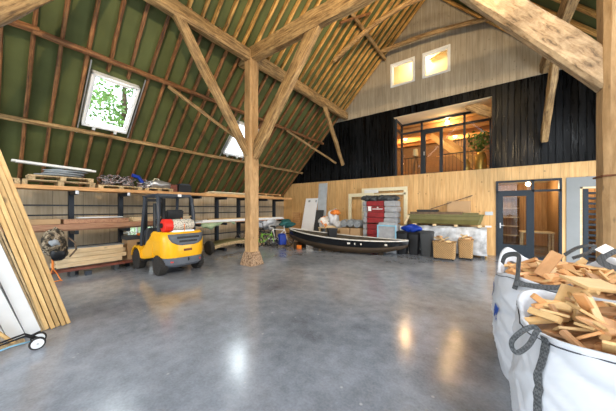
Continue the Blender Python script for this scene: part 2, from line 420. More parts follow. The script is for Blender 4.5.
def board(name, p0, p1, w, h, mat, parent=None, bevel=.004):
    p0, p1 = Vector(p0), Vector(p1); d = p1-p0
    o = MB().box((0, 0, 0), (d.length, w, h)).build(name, mat, bevel=bevel)
    o.matrix_basis = (parent_matrix(parent).inverted() if parent else Matrix()) @ Matrix.Translation((p0+p1)/2) @ orient(d).to_4x4()
    if parent: o.parent = parent
    return o

ORD = ['nearest', 'second', 'third', 'fourth', 'fifth', 'sixth', 'seventh', 'eighth', 'ninth', 'tenth', 'eleventh', 'twelfth', 'thirteenth', 'fourteenth', 'fifteenth',
       'sixteenth', 'seventeenth', 'eighteenth', 'nineteenth', 'twentieth', 'twenty-first', 'twenty-second', 'twenty-third', 'twenty-fourth', 'twenty-fifth', 'twenty-sixth',
       'twenty-seventh', 'twenty-eighth', 'twenty-ninth', 'thirtieth', 'thirty-first', 'thirty-second', 'thirty-third', 'thirty-fourth']

# ------------------------------------------------------------------ setting
BX0, BX1, BY0, BY1 = -9.5, 4.6, -3.6, 10.5
RX, RZ = -1.85, 9.83                      # ridge
def zl(x): return 11.68 + x
def zr(x): return RZ - 1.08*(x-RX)
def S(o): o['kind'] = 'structure'; return o

S(MB().b2((BX0-.3, BY0-.3, -.15), (BX1+.3, 17, 0)).build('floor', 'floor'))
S(MB().b2((-60, -60, -.4), (60, 60, -.16)).build('ground', plain('ground_grass', (.10, .15, .05), .9, var=.3, scale=1)))

# left wall with low window
wl = MB()
wy0, wy1, wz0, wz1 = 2.8, 3.9, .55, 1.05
wl.b2((BX0-.2, BY0, 0), (BX0, wy0, 2.2)).b2((BX0-.2, wy1, 0), (BX0, BY1, 2.2)).b2((BX0-.2, wy0, 0), (BX0, wy1, wz0)).b2((BX0-.2, wy0, wz1), (BX0, wy1, 2.2))
S(wl.build('wall_left', 'panelwall'))
w = S(MB().b2((BX0-.12, wy0, wz0), (BX0-.1, wy1, wz1)).build('window_3', 'glass'))
fm = MB(); fm.b2((BX0-.14, wy0, wz0), (BX0-.02, wy1, wz0+.03)).b2((BX0-.14, wy0, wz1-.03), (BX0-.02, wy1, wz1))
for i in range(6):
    y = wy0+(wy1-wy0)*i/5; fm.b2((BX0-.14, y-.015, wz0), (BX0-.03, y+.015, wz1))
fm.b2((BX0-.13, wy0, (wz0+wz1)/2-.01), (BX0-.05, wy1, (wz0+wz1)/2+.01))
fm.build('window_frame', 'white', w)

# roof boards (green), with two skylight openings on the left slope
T = .12
def roofpan(mb, x0, x1, y0, y1, f):
    n = Vector((-1, 0, 1)).normalized() if f is zl else Vector((1.08, 0, 1)).normalized()
    o = n*T; a = []
    for h in (0, .06):
        for x, y in ((x0, y0), (x1, y0), (x1, y1), (x0, y1)):
            p = Vector((x, y, f(x)))+o+n*h; a.append(p)
    mb.loft([a[:4], a[4:]])
skx0, skx1 = -8.0, -7.08
SKY = [(1.56, 2.43), (5.50, 6.37)]
rl = MB()
RE = 17
roofpan(rl, BX0-.4, skx0, BY0, RE, zl); roofpan(rl, skx1, RX+.06, BY0, RE, zl)
ys = [BY0, SKY[0][0], SKY[0][1], SKY[1][0], SKY[1][1], RE]
for i in (0, 2, 4): roofpan(rl, skx0, skx1, ys[i], ys[i+1], zl)
S(rl.build('ceiling', 'green'))
rr_ = MB(); roofpan(rr_, RX-.06, 1.9, BY0, RE, zr); roofpan(rr_, 3.4, BX1+.4, BY0, RE, zr)
ADDED_RSK = [(-2.2, -.9), (-.1, 1.2), (2.0, 3.3), (4.1, 5.4)]  # unseen roof openings, added to bring more light onto the floor
yy_ = [BY0]+[v for q in ADDED_RSK for v in q]+[RE]
for i in range(0, len(yy_), 2): roofpan(rr_, 1.9, 3.4, yy_[i], yy_[i+1], zr)
S(rr_.build('ceiling', 'green'))
for i, (a, b) in enumerate(ADDED_RSK):  # frames around the added, unseen roof openings
    rw = MB()
    for (xa, xb, ya, yb) in ((1.9, 1.98, a, b), (3.32, 3.4, a, b), (1.98, 3.32, a, a+.08), (1.98, 3.32, b-.08, b)):
        roofpan(rw, xa, xb, ya, yb, zr)
    S(rw.build(f'window_{7+i}', 'white'))

def skylight(name, y0, y1):
    cx = (skx0+skx1)/2; cy = (y0+y1)/2
    e = bpy.data.objects.new(name, None); col.objects.link(e); S(e)
    n = Vector((-1, 0, 1)).normalized(); u = Vector((1, 0, 1)).normalized()
    e.location = Vector((cx, cy, zl(cx)))+n*.02
    R = Matrix((Vector((0, 1, 0)), u, -n)).transposed()      # local x=Y, y=up slope, z=inward
    if R.determinant() < 0: R = Matrix((Vector((0, -1, 0)), u, -n)).transposed()
    e.rotation_euler = R.to_euler()
    hw, hl = (y1-y0)/2+.03, (skx1-skx0)*math.sqrt(2)/2*1.0+.03
    fr = MB(); t = .05
    for sg in (-1, 1):
        fr.box((sg*(hw-t/2), 0, -.05), (t, 2*hl, .22)).box((0, sg*(hl-t/2), -.05), (2*hw, t, .22))
    fr.build('window_frame', 'white', e, bevel=.006)
    sf = MB(); t2 = .03
    for sg in (-1, 1):
        sf.box((sg*(hw-t-t2/2), 0, 0), (t2, 2*(hl-t), .05)).box((0, sg*(hl-t-t2/2), 0), (2*(hw-t), t2, .05))
    sf.build('window_sash', 'white', e)
    MB().box((0, 0, -.02), (2*(hw-t), 2*(hl-t), .008)).build('window_glass', 'glass', e)
    h = MB().box((0, hl-.05, .09), (.5, .05, .03)); h.build('window_bar', 'white', e)
    cl = MB()
    for sg in (-1, 1): cl.box((sg*.22, -hl-.03, .02), (.06, .1, .05))
    cl.build('window_bracket', 'white', e)
    ed = MB()
    for sg in (-1, 1): ed.box((sg*(hw+.05), 0, .03), (.02, 2*hl+.5, .03))
    ed.build('window_flashing', 'silver', e)
    return e
skylight('window_1', *SKY[0]); skylight('window_2', *SKY[1])

# back wall -------------------------------------------------------------
y0, y1 = BY1, BY1+.2
ZP, ZB = 2.97, 5.78
bw = MB()
bw.prism([(BX0, 0), (.16, 0), (.16, ZP), (-8.9, ZP), (BX0, 2.35)], 'Y', y0, y1)
bw.prism([(.16, 2.52), (1.83, 2.52), (1.83, ZP), (.16, ZP)], 'Y', y0, y1)
bw.prism([(1.74, 0), (1.83, 0), (1.83, 2.52), (1.74, 2.52)], 'Y', y0, y1)
bw.prism([(1.83, 2.52), (BX1, 2.52), (BX1, ZP), (1.83, ZP)], 'Y', y0, y1)
wb = S(bw.build('wall_back', 'pine'))
LX0, LX1, LZ1 = -3.27, .05, 5.44
bc = MB()
bc.prism([(-8.88, ZP), (LX0, ZP), (LX0, ZB), (-6.07, ZB)], 'Y', y0-.01, y1)
bc.prism([(LX0, LZ1), (LX1, LZ1), (LX1, ZB), (LX0, ZB)], 'Y', y0-.01, y1)
bc.prism([(LX1, ZP), (4.51, ZP), (1.9, ZB), (LX1, ZB)], 'Y', y0-.01, y1)
bc.prism([(4.51, ZP), (4.7, ZP), (2.09, ZB), (1.9, ZB)], 'Y', y0-.01, y1)
bc.build('black_cladding', 'charred', wb)['label'] = 'black charred vertical board cladding'
bg = MB()
W1, W2 = (-3.38, -2.43), (-2.13, -1.19); GZ0, GZ1 = 6.71, 7.68
bg.prism([(zz[0], zz[1]) for zz in [(-5.9, ZB), (1.9, ZB), (1.9-(GZ0-ZB)/1.08, GZ0), (-4.97, GZ0)]], 'Y', y0-.03, y1)
bg.prism([(-4.97, GZ0), (W1[0], GZ0), (W1[0], GZ1), (-4.0, GZ1)], 'Y', y0-.03, y1)
bg.prism([(W1[1], GZ0), (W2[0], GZ0), (W2[0], GZ1), (W1[1], GZ1)], 'Y', y0-.03, y1)
bg.prism([(W2[1], GZ0), (1.04, GZ0), (.14, GZ1), (W2[1], GZ1)], 'Y', y0-.03, y1)
bg.prism([(-4.0, GZ1), (.14, GZ1), (RX, RZ)], 'Y', y0-.03, y1)
bg.prism([(-6.07, ZB), (-5.89, ZB), (RX, RZ-.01), (RX, RZ+.17)], 'Y', y0-.03, y1)
bg.prism([(1.89, ZB), (2.09, ZB), (RX, RZ+.17), (RX, RZ-.01)], 'Y', y0-.03, y1)
bg.build('whitewashed_cladding', 'white_board', wb)['label'] = 'whitewashed vertical board cladding of the gable'

def frame4(mb, x0, x1, z0, z1, t, ya, yb):
    mb.b2((x0, ya, z0), (x0+t, yb, z1)).b2((x1-t, ya, z0), (x1, yb, z1)).b2((x0+t, ya, z0), (x1-t, yb, z0+t)).b2((x0+t, ya, z1-t), (x1-t, yb, z1))
    return mb
for nm, (a, b) in (('window_4', W1), ('window_5', W2)):
    e = S(MB().b2((a+.08, y0+.06, GZ0+.08), (b-.08, y0+.07, GZ1-.08)).build(nm, 'glass'))
    frame4(MB(), a-.01, b+.01, GZ0-.01, GZ1+.01, .07, y0-.07, y0+.1).build('window_frame', 'white', e, bevel=.005)
    frame4(MB(), a+.06, b-.06, GZ0+.06, GZ1-.06, .035, y0-.0, y0+.08).build('window_sash', 'white', e)

# loft behind the gable windows
lf = MB()
lf.b2((-4.9, 11.5, 5.7), (1, 11.6, 9)).b2((-4.9, y1, 5.6), (1, 13.1, 5.7)).b2((-4.95, y1, 5.7), (-4.9, 13.1, 9)).b2((.95, y1, 5.7), (1., 13.1, 9)).b2((-4.9, y1, 8.3), (1, 13.1, 8.4))
S(lf.build('wall_loft', 'plaster'))
board('roof_brace', (-2.1, 11.35, 7.9), (-.9, 11.35, 8.25), .1, .12, 'lumber')
bpy.data.objects['roof_brace'].name = 'wooden_brace'
tag(bpy.data.objects['wooden_brace'], 'slanted pale brace in the lit loft behind the gable windows', 'brace')

# loggia: balcony recess + interior room -------------------------------------
GY = 11.6
iw = MB()
iw.b2((LX1, y1, ZP), (LX1+.12, GY+.1, LZ1))        # right reveal
iw.b2((2.9, y1, 2.8), (3.0, GY+4, 5.6)).b2((LX0-1.6, y1, 2.8), (LX0-1.5, GY+4, 5.6))
S(iw.build('wall_loggia', 'warmwood'))
S(MB().b2((LX0-1.5, GY+3.9, 2.8), (3.0, GY+4.0, 5.6)).build('wall_far', 'darkroom'))
S(MB().b2((LX0-1.6, y1, LZ1), (3, GY+4, LZ1+.1)).build('ceiling', 'warmceil'))
S(MB().b2((LX0, y0+.02, LZ1-.02), (LX1, GY, LZ1-.001)).build('ceiling', 'plaster'))
S(MB().b2((LX0-1.6, y1, 2.78), (3, GY+4, 2.95)).build('floor', 'warmwood'))
S(MB().b2((LX0-1.5, y1, 2.95), (LX0-1.4, GY+4, 5.44)).build('wall_side', 'plaster'))
# glazing
win = bpy.data.objects.new('window_6', None); col.objects.link(win); S(win)
gz = MB().b2((LX0+.05, GY+.02, ZP), (LX1, GY+.03, LZ1)); gz.build('window_glass', 'glass', win)
MB().b2((LX0+.02, y1, ZP), (LX0+.03, GY, LZ1)).build('window_glass', 'glass', win)
fr = MB(); t = .07
for x in (LX0+.02, -2.4, -.82, LX1-.03): fr.b2((x-.04, GY-.03, ZP), (x+.04, GY+.07, LZ1-.02))
fr.b2((LX0, GY-.03, LZ1-.09), (LX1, GY+.07, LZ1-.02)).b2((LX0, GY-.03, 4.96), (LX1, GY+.07, 5.03)).b2((LX0, GY-.03, ZP-.02), (LX1, GY+.07, ZP+.06))
fr.b2((LX0, y1, 4.96), (LX0+.06, GY, 5.03)).b2((LX0, y1, LZ1-.09), (LX0+.06, GY, LZ1-.02)).b2((LX0, y1-.02, ZP), (LX0+.07, y1+.06, LZ1))
fr.build('window_frame', 'anthracite', win)
dl = frame4(MB(), -2.36, -1.58, 3.0, 4.96, .12, GY-.06, GY+.06); dl.build('door_leaf', 'anthracite', win)
MB().b2((-2.3, GY-.12, 3.9), (-2.27, GY-.06, 4.05)).build('door_handle', 'silver', win)
tag(beam('timber_brace', (-.66, 10.85, 5.44), (.08, 10.85, 4.90), .12, .32, 'oak', seed=5), 'broad light timber brace at the right end of the balcony opening', 'brace')
# ceiling beams of the room
for i, yy in enumerate((12.3, 13.2, 14.1, 15.0)):
    tag(beam('ceiling_beam', (LX0-1.3, yy, 5.32), (2.9, yy, 5.32), .16, .22, 'shelf', seed=60+i, jit=.004),
        f'warm lit ceiling beam inside the balcony room, {["nearest to the glass", "second from the glass", "third from the glass", "farthest from the glass"][i]}', 'beam', 'ceiling beams of the balcony room')
# staircase
st = thing('staircase', 'light wooden staircase seen through the balcony windows', 'staircase', (0, 0, 0))
board('stringer', (-2.3, 13.0, 5.12), (-.5, 13.0, 3.4), .05, .24, 'plank', st)
board('stringer', (-1.9, 13.8, 5.12), (-.1, 13.8, 3.4), .05, .24, 'plank', st)
for i in range(8):
    t_ = i/8; x = -2.15+1.75*t_; z = 5.0-1.67*t_
    MB().b2((x-.14, 13.03, z), (x+.14, 13.77, z+.04)).build('tread', 'lumber', st)
board('handrail', (-2.0, 12.7, 4.0), (.4, 12.7, 4.0), .04, .05, 'shelf', st)
# railing
rg = thing('railing', 'thin dark balustrade behind the balcony glass', 'railing', (0, 0, 0))
MB().b2((-3.3, 12.2, 3.95), (-2.3, 12.23, 3.99)).b2((-1.7, 12.2, 3.95), (-.5, 12.23, 3.99)).build('handrail', 'black', rg)
for i in range(20):
    x = -3.25+i*.14
    if x > -2.3 and x < -1.7: continue
    MB().b2((x-.008, 12.21, 2.97), (x+.008, 12.225, 3.97)).build('baluster', 'black', rg)
bl = thing('hanging_baluster_rack', 'row of dark vertical bars above the stairs inside', 'rack', (0, 0, 0))
for i in range(12): MB().b2((-1.5+i*.13, 13.9, 4.5), (-1.48+i*.13, 13.92, 5.0)).build('bar', 'black', bl)
# tripod lamp left
tp = thing('tripod_lamp', 'tripod floor lamp standing left behind the balcony glass', 'lamp', (-2.75, 12.0, 2.96))
for k in range(3):
    a = 2*PI*k/3+.4; MB().tube([(.28*math.cos(a), .28*math.sin(a), 0), (0, 0, 1.05)], .018, 6).build('leg', 'bark', tp)
MB().lathe([(.10, 1.03), (.12, 1.08), (.10, 1.32), (.08, 1.36)], n=14).build('lamp_shade', 'plaster', tp, smooth='auto')
# plant & vases
vz = thing('potted_plant', 'bushy green plant in a tall pot at the right balcony window', 'plant', (-.3, 12.0, 2.96))
MB().lathe([(.14, 0), (.2, .3), (.19, .75), (.13, .86), (.14, .9)], n=16).build('pot', 'gold', vz, smooth='auto')
lv = MB(); g = random.Random(3)
for i in range(130):
    a = g.uniform(0, 6.28); rr = g.uniform(.05, .5); z = .95+g.uniform(0, .8); c = Vector((rr*math.cos(a), rr*math.sin(a), z))
    d1 = Vector((g.uniform(-1, 1), g.uniform(-1, 1), g.uniform(-.5, 1))).normalized()*.11; d2 = d1.cross(Vector((g.uniform(-1, 1), g.uniform(-1, 1), 0.3))).normalized()*.04
    lv.add([c-d1, c+d2, c+d1, c-d2], [(0, 1, 2, 3)])
for i in range(8):
    a = i*.8; lv.tube([(0, 0, .85), (.3*math.cos(a), .3*math.sin(a), 1.5)], .008, 4)
lv.build('foliage', 'leaf', vz)
v2 = MB().lathe([(.1, 0), (.15, .2), (.13, .5), (.06, .62), (.07, .66)], n=16).build('vase', 'gold', loc=(-.78, 12.0, 2.96), smooth='auto')
tag(v2, 'small gold vase left of the potted plant behind the balcony glass', 'vase')

def lamp(name, label, loc, energy, r=.08, color=(1, .62, .28), cat='lamp', group=None, rad=.07):
    e = thing(name, label, cat, loc, group=group)
    MB().lathe([(.09, 0), (.1, -.02), (.03, -.05)], n=14).build('lamp_base', 'bracket', e, smooth='auto')
    MB().blob((0, 0, -.05-r), (r, r, r), amp=0).build('lamp_globe', 'bulb', e, smooth=True)
    ld = bpy.data.lights.new('lamp_light', 'POINT'); ld.energy = energy; ld.color = color; ld.shadow_soft_size = rad
    lo = bpy.data.objects.new('lamp_light', ld); col.objects.link(lo); lo.location = (loc[0], loc[1], loc[2]-.06-2*r-rad)
    return e
lamp('ceiling_lamp', 'glowing ceiling lamp behind the balcony glass, nearer the middle post', (-1.47, 12.0, 5.42), 75)
lamp('ceiling_lamp', 'glowing ceiling lamp deeper in the balcony room above the stairs', (-1.43, 14.5, 5.42), 110)
lamp('ceiling_lamp', 'glowing ceiling lamp at the left end of the balcony room', (-3.6, 13.5, 5.42), 110)
lamp('loft_lamp', 'warm ceiling lamp inside the loft behind the gable windows', (-2.3, 11.1, 8.28), 120, color=(1, .80, .48))

# ground floor: door_1 with side light and grey wall ---------------------------
d1 = bpy.data.objects.new('door_1', None); col.objects.link(d1); S(d1)
dx0, dx1, dxm, dz = .16, 1.74, 1.09, 2.52
f1 = frame4(MB(), dx0, dx1, 0, dz, .06, y0-.03, y0+.12)
f1.b2((dxm-.03, y0-.03, 0), (dxm+.03, y0+.12, dz)).b2((dx0, y0-.03, 2.13), (dx1, y0+.12, 2.19))
f1.build('door_frame', 'anthracite', d1)
frame4(MB(), dx0+.06, dxm-.03, .02, 2.13, .13, y0-.05, y0+.02).b2((dx0+.1, y0-.045, .02), (dxm-.1, y0+.02, .42)).build('door_leaf', 'anthracite', d1)
MB().b2((dx0+.1, y0-.11, 1.03), (dx0+.22, y0-.09, 1.05)).b2((dx0+.1, y0-.11, .95), (dx0+.13, y0-.05, 1.12)).build('door_handle', 'silver', d1)
MB().b2((dx0+.06, y0+.04, .06), (dx1-.06, y0+.05, dz-.06)).build('door_glass', 'glass', d1)
# grey wall with a doorway
gw = MB()
gx0, ox0, ox1, oz = 1.83, 2.11, 3.1, 2.23
gw.b2((gx0, y0-.02, 0), (ox0, y1, 2.52)).b2((ox1, y0-.02, 0), (BX1, y1, 2.52)).b2((ox0, y0-.02, oz), (ox1, y1, 2.52))
S(gw.build('wall_grey', 'grey_paint'))
d2 = bpy.data.objects.new('door_2', None); col.objects.link(d2); S(d2)
MB().b2((ox0, y0+.02, 0), (ox0+.06, y1, oz)).b2((ox0, y0+.02, oz-.05), (ox1, y1, oz)).build('door_frame', 'lumber', d2)
MB().b2((ox0+.07, y0+.0, 0), (ox0+.17, y0+.06, oz-.06)).build('door_leaf', 'anthracite', d2)
# rooms behind the doors
rm = MB()
rm.b2((.0, 14.5, 0), (2.0, 14.6, 2.75)).b2((-.1, y1, 0), (0, 14.6, 2.75)).b2((1.95, y1, 0), (2.05, 14.6, 2.75))
rm.b2((2.05, 12.3, 0), (4.6, 12.4, 2.75)).b2((4.5, y1, 0), (4.6, 12.4, 2.75))
S(rm.build('wall_room', 'warmwood'))
S(MB().b2((-.1, y1, 2.7), (4.6, 14.6, 2.77)).build('ceiling', 'plaster'))
lamp('room_lamp', 'warm lamp on the ceiling behind the glazed door', (1.2, 12.9, 2.69), 40, color=(1, .75, .45), rad=.06)
tb = thing('dining_table', 'pale wooden table seen through the side window of the glazed door', 'table', (1.35, 12.2, 0))
MB().box((0, 0, .74), (.9, .7, .04)).build('table_top', 'lumber', tb)
for sx in (-1, 1):
    for sy in (-1, 1): MB().box((sx*.4, sy*.3, .36), (.05, .05, .72)).build('leg', 'lumber', tb)
cb = thing('bookcase', 'brown open cupboard seen through the glass of the door', 'cupboard', (.6, 14.2, 0))
frame4(MB(), -.45, .45, 0, 2.1, .04, -.2, .2).build('body', 'darkroom', cb)
for k in range(4): MB().b2((-.41, -.2, .4+.4*k), (.41, .2, .43+.4*k)).build('shelf', 'lumber', cb)
# louvred rack in the second doorway
lr = thing('shelf_unit', 'dark slatted shelf unit seen in the grey doorway beside the post', 'shelf', (2.6, 11.2, 0))
for sx in (-.4, .4): MB().box((sx, 0, 1.1), (.05, .3, 2.2)).build('side_panel', 'darkgrey', lr)
for k in range(13): MB().box((0, 0, .15+k*.16), (.75, .3, .06)).build('shelf', 'anthracite', lr)
lamp('room_lamp', 'ceiling lamp above the slatted shelf unit in the grey doorway', (2.7, 11.8, 2.69), 14, color=(1, .85, .65))

# wall plates
o = MB().box((0, 0, 0), (.22, .03, .12)).build('door_bell_panel', 'bluegrey', loc=(-.03, y0-.018, 1.43), bevel=.005); tag(o, 'small grey panel on the pine wall left of the glazed door', 'panel')
o = MB().box((0, 0, 0), (.18, .03, .06)).build('wall_socket', 'white', loc=(-.05, y0-.018, .98), bevel=.005); tag(o, 'small white socket low on the pine wall left of the door', 'socket')

# right, front walls (with large barn door openings that let the daylight in)
S(MB().b2((BX1, BY0, 0), (BX1+.2, 5.0, 2.9)).b2((BX1, 9.9, 0), (BX1+.2, 12.4, 2.9)).b2((BX1, 5.0, 2.6), (BX1+.2, 9.9, 2.9)).build('wall_right', 'panelwall'))
wf = MB()
wf.prism([(BX0, 0), (-8.3, 0), (-8.3, 3.2), (-7.4, 3.2), (-7.4, 4.2), (BX0, 2.2)], 'Y', BY0-.2, BY0)
wf.prism([(2.6, 0), (BX1, 0), (BX1, 2.86), (3.36, 4.2), (2.6, 4.2)], 'Y', BY0-.2, BY0)
wf.prism([(-7.4, 4.2), (3.36, 4.2), (RX, RZ)], 'Y', BY0-.2, BY0)
S(wf.build('wall_front', 'pine'))

# ------------------------------------------------------------------ timber frame
PX, PXR = -5.50, 1.29
POSTY = [-.8, 4.72]
def post(x, y, label, w=.31, top=5.9, mat='post_wood'):
    e = thing('timber_post', label, 'post', (x, y, 0))
    beam('post_shaft', (x, y, .3), (x, y, top), w, w, mat, e, seg=16, jit=.008, cham=.14, seed=int(y*10+x*7+99))
    q = [[(sx*r_, sy*r_, z) for sx, sy in ((-1, -1), (-.3, -1.06), (.3, -1.06), (1, -1), (1.06, 0), (1, 1), (.3, 1.06), (-.3, 1.06), (-1, 1), (-1.06, 0))] for r_, z in ((.24, 0), (.235, .04), (.20, .20), (.165, .34), (.15, .38))]
    MB().loft(q).build('brick_footing', 'brick', e, bevel=.006)
    return e
pl = post(PX, 4.72, 'round-worn oak post standing free in the hall right of the forklift')
post(PX, -.8, 'oak post at the near left edge beside the leaning planks')
pr = post(PXR, 4.72, 'thick oak post at the right edge behind the bags of offcuts', w=.35)
MB().box((0, 0, 2.0), (.375, .375, .02)).build('iron_strap', 'rust', pr)
MB().box((.1, -.182, 1.86), (.3, .02, .26)).build('tin_patch', 'rust', pr)
def tb_(name, label, p0, p1, w, h, mat='oak', **k): return tag(beam(name, p0, p1, w, h, mat, **k), label, name.split('_')[-1])
tb_('tie_beam', 'heavy tie beam crossing the hall above the free-standing post', (-5.95, 4.72, 5.98), (1.7, 4.72, 5.98), .27, .42, seg=20, jit=.014)
tb_('tie_beam', 'tie beam of the nearest roof truss overhead', (-5.95, -.8, 5.98), (1.7, -.8, 5.98), .27, .42, seg=20)
tb_('plate_beam', 'long plate beam under the left roof slope running to the gable', (-5.5, -3.5, 5.95), (-5.5, 10.42, 5.95), .24, .33, seg=30, jit=.014)
tb_('plate_beam', 'long plate beam under the right roof slope', (1.32, -3.5, 5.95), (1.32, 10.42, 5.95), .24, .33, seg=30, jit=.014)
tb_('knee_brace', 'thick brace from the free-standing post up to the tie beam', (-5.42, 4.72, 3.1), (-3.25, 4.72, 5.85), .18, .33, seed=41)
tb_('knee_brace', 'massive pale brace running from the right post up to the tie beam', (1.25, 4.70, 3.2), (-.85, 4.70, 5.9), .22, .35, mat='oak_pale', seed=42, seg=14, jit=.006)
tb_('knee_brace', 'slim brace from the free-standing post up along the plate beam toward the camera', (-5.54, 4.62, 3.15), (-5.52, 2.62, 5.85), .17, .22, seed=43)
tb_('knee_brace', 'brace at the top left corner under the plate beam', (-5.54, -.7, 3.15), (-5.52, 1.3, 5.85), .17, .24, seed=44)
tb_('knee_brace', 'short brace against the black wall under the left plate beam', (-5.54, 10.25, 3.65), (-5.52, 8.6, 5.85), .13, .17, seed=45)
tb_('knee_brace', 'slender brace hanging before the black wall left of the right post', (1.30, 10.2, 3.65), (1.32, 8.1, 5.9), .17, .21, seed=46)
# rafters
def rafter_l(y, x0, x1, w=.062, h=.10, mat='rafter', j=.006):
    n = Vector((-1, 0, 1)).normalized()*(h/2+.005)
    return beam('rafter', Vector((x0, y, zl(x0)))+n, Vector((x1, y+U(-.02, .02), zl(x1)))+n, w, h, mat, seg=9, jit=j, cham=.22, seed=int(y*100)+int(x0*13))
ylist = [10.27-.385*i for i in range(33)]
for i, y in enumerate(ylist):
    pos = 'next to the gable wall' if i == 0 else f'{ORD[i]} from the gable wall'
    insky = None
    for a, b in SKY:
        if a-.05 < y < b+.05: insky = (a, b)
    if insky:
        if y-insky[0] < .1 or insky[1]-y < .1:
            y = insky[0]-.1 if y-insky[0] < .1 else insky[1]+.1
            insky = None
    if insky:
        tag(rafter_l(y, BX0+.02, skx0-.1), f'short rafter piece below a skylight, {pos}', 'rafter', 'lower rafters of the left roof slope')
        tag(rafter_l(y, skx1+.1, -5.6), f'rafter cut short above a skylight, {pos}', 'rafter', 'lower rafters of the left roof slope')
    else:
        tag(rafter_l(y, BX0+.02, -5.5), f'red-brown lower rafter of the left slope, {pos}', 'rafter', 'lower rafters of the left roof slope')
for i in range(32):
    y = 10.36-.31*i+U(-.03, .03)
    tag(rafter_l(y, -5.75, RX-.02, .06, .12, 'rafter_warmlit', .008), f'upper rafter of the left slope in warm-lit colour, {ORD[i]+" from the gable wall" if i else "next to the gable wall"}', 'rafter', 'upper rafters of the left roof slope')
nr = Vector((1.08, 0, 1)).normalized()*.05
for i in range(20):
    y = 10.35-.55*i
    if any(a-.06 < y < b+.06 for a, b in ADDED_RSK): continue
    o = beam('rafter', Vector((RX+.02, y, zr(RX+.02)))+nr, Vector((4.5, y, zr(4.5)))+nr, .08, .1, 'rafter_warmlit', seg=9, jit=.008, cham=.22, seed=500+i)
    tag(o, f'rafter of the right roof slope, {ORD[i]+" from the gable wall" if i else "next to the gable wall"}', 'rafter', 'rafters of the right roof slope')
def pole(label, p0, p1, r, name='purlin', mat='oak', bend=0, seg=14, seed=1):
    o = beam(name, p0, p1, r*2, r*2, mat, seg=seg, jit=r*.12, cham=.29, seed=seed, bend=bend)
    return tag(o, label, name.split('_')[-1])
pole('upper purlin pole under the left slope above the skylights', (-6.74, .62, 4.86), (-6.74, 10.4, 4.86), .055, mat='rafter', seed=11, seg=24)
pole('sagging near end piece of the upper purlin at the left edge', (-6.74, -3.5, 4.5), (-6.74, .7, 4.9), .06, mat='rafter', seed=12)
pole('lower purlin pole under the left slope below the skylights', (-8.1, -3.5, 3.50), (-8.1, 10.42, 3.50), .05, mat='oak', seed=13, seg=28)
pole('high purlin pole under the left slope near the gable', (-3.62, 4.8, 7.95), (-3.62, 10.42, 7.95), .06, mat='oak', seed=14)
pole('crooked collar pole crossing before the gable windows', (-3.6, 9.9, 8.05), (.25, 9.9, 7.75), .07, 'collar_pole', bend=.12, seed=15)
pole('collar pole crossing under the ridge in front of the gable', (-4.6, 7.84, 7.05), (.6, 7.84, 7.15), .08, 'collar_pole', bend=.75, seed=16)
pole('thin pole slanting from the free-standing post to the upper purlin', (-5.62, 4.65, 3.4), (-6.75, 3.0, 4.78), .045, 'roof_strut', 'oak', seed=17)
pole('thin pole slanting from the upper purlin toward the black wall', (-6.72, 7.6, 4.8), (-5.9, 10.2, 3.75), .045, 'roof_strut', 'oak', seed=18)
pole('short crossed stick high on the left slope near the gable', (-3.9, 7.0, 7.6), (-3.3, 8.0, 8.25), .04, 'roof_strut', 'rafter', seed=19)

# hall lamps mounted on the frame (warm)
def spot(name, label, loc, target, energy, color=(1, .72, .40), size=150, blend=.8, rad=.12):
    e = thing(name, label, 'lamp', loc)
    d = (Vector(target)-Vector(loc)).normalized()
    m = MB(); R = orient(d); m.box((0, 0, 0), (.08, .22, .16), R)
    m.build('lamp_housing', 'bracket', e, bevel=.008)
    MB().box(d*.042, (.006, .19, .13), R).build('lamp_glass', 'bulb', e)
    ld = bpy.data.lights.new('flood_light', 'SPOT'); ld.energy = energy; ld.color = color; ld.spot_size = math.radians(size); ld.spot_blend = blend; ld.shadow_soft_size = rad
    lo = bpy.data.objects.new('flood_light', ld); col.objects.link(lo); lo.location = Vector(loc)+d*.1
    lo.rotation_euler = d.to_track_quat('-Z', 'Y').to_euler()
    return e
LT = dict(flood=900)
spot('flood_lamp', 'floodlight on top of the main tie beam aimed at the ridge', (-.6, 4.55, 6.36), (-2.6, 5.5, 9.0), 330)
spot('flood_lamp', 'floodlight on the right plate beam aimed at the left slope', (1.1, -1.2, 5.5), (-5.0, 5.5, 5.8), 1700, size=120)
spot('flood_lamp', 'floodlight on the right plate beam aimed at the back wall', (.2, 3.4, 6.6), (-4, 10.5, 3.5), 700, size=110)
spot('flood_lamp', 'floodlight on the near tie beam aimed at the right post', (0, -.5, 5.7), (1.2, 4.9, 3.0), 260, color=(1, .78, .55), size=90)

# ------------------------------------------------------------------ cantilever rack
rack = thing('cantilever_rack', 'long dark steel cantilever rack with wooden shelf boards along the left wall', 'rack', (-8.6, 0, 0))
def rp(name, a, b, mat='steel_blue', bevel=0):
    m = MB().b2([a[0]+8.6, a[1], a[2]], [b[0]+8.6, b[1], b[2]]); return m.build(name, mat, rack, bevel=bevel)
UY = [.4, 1.45, 2.5, 3.55, 4.6, 5.62, 6.66, 7.72, 8.8]
for y in UY:
    rp('upright', (-8.68, y-.05, 0), (-8.54, y+.05, 2.06))
    for z in (.98, 1.94):
        rp('arm', (-8.54, y-.035, z), (-7.98, y+.035, z+.09))
    rp('foot', (-8.54, y-.04, 0), (-8.02, y+.04, .1))
for z in (1.42, 1.66, .6): rp('brace_rail', (-8.64, .4, z), (-8.58, 8.8, z+.035))
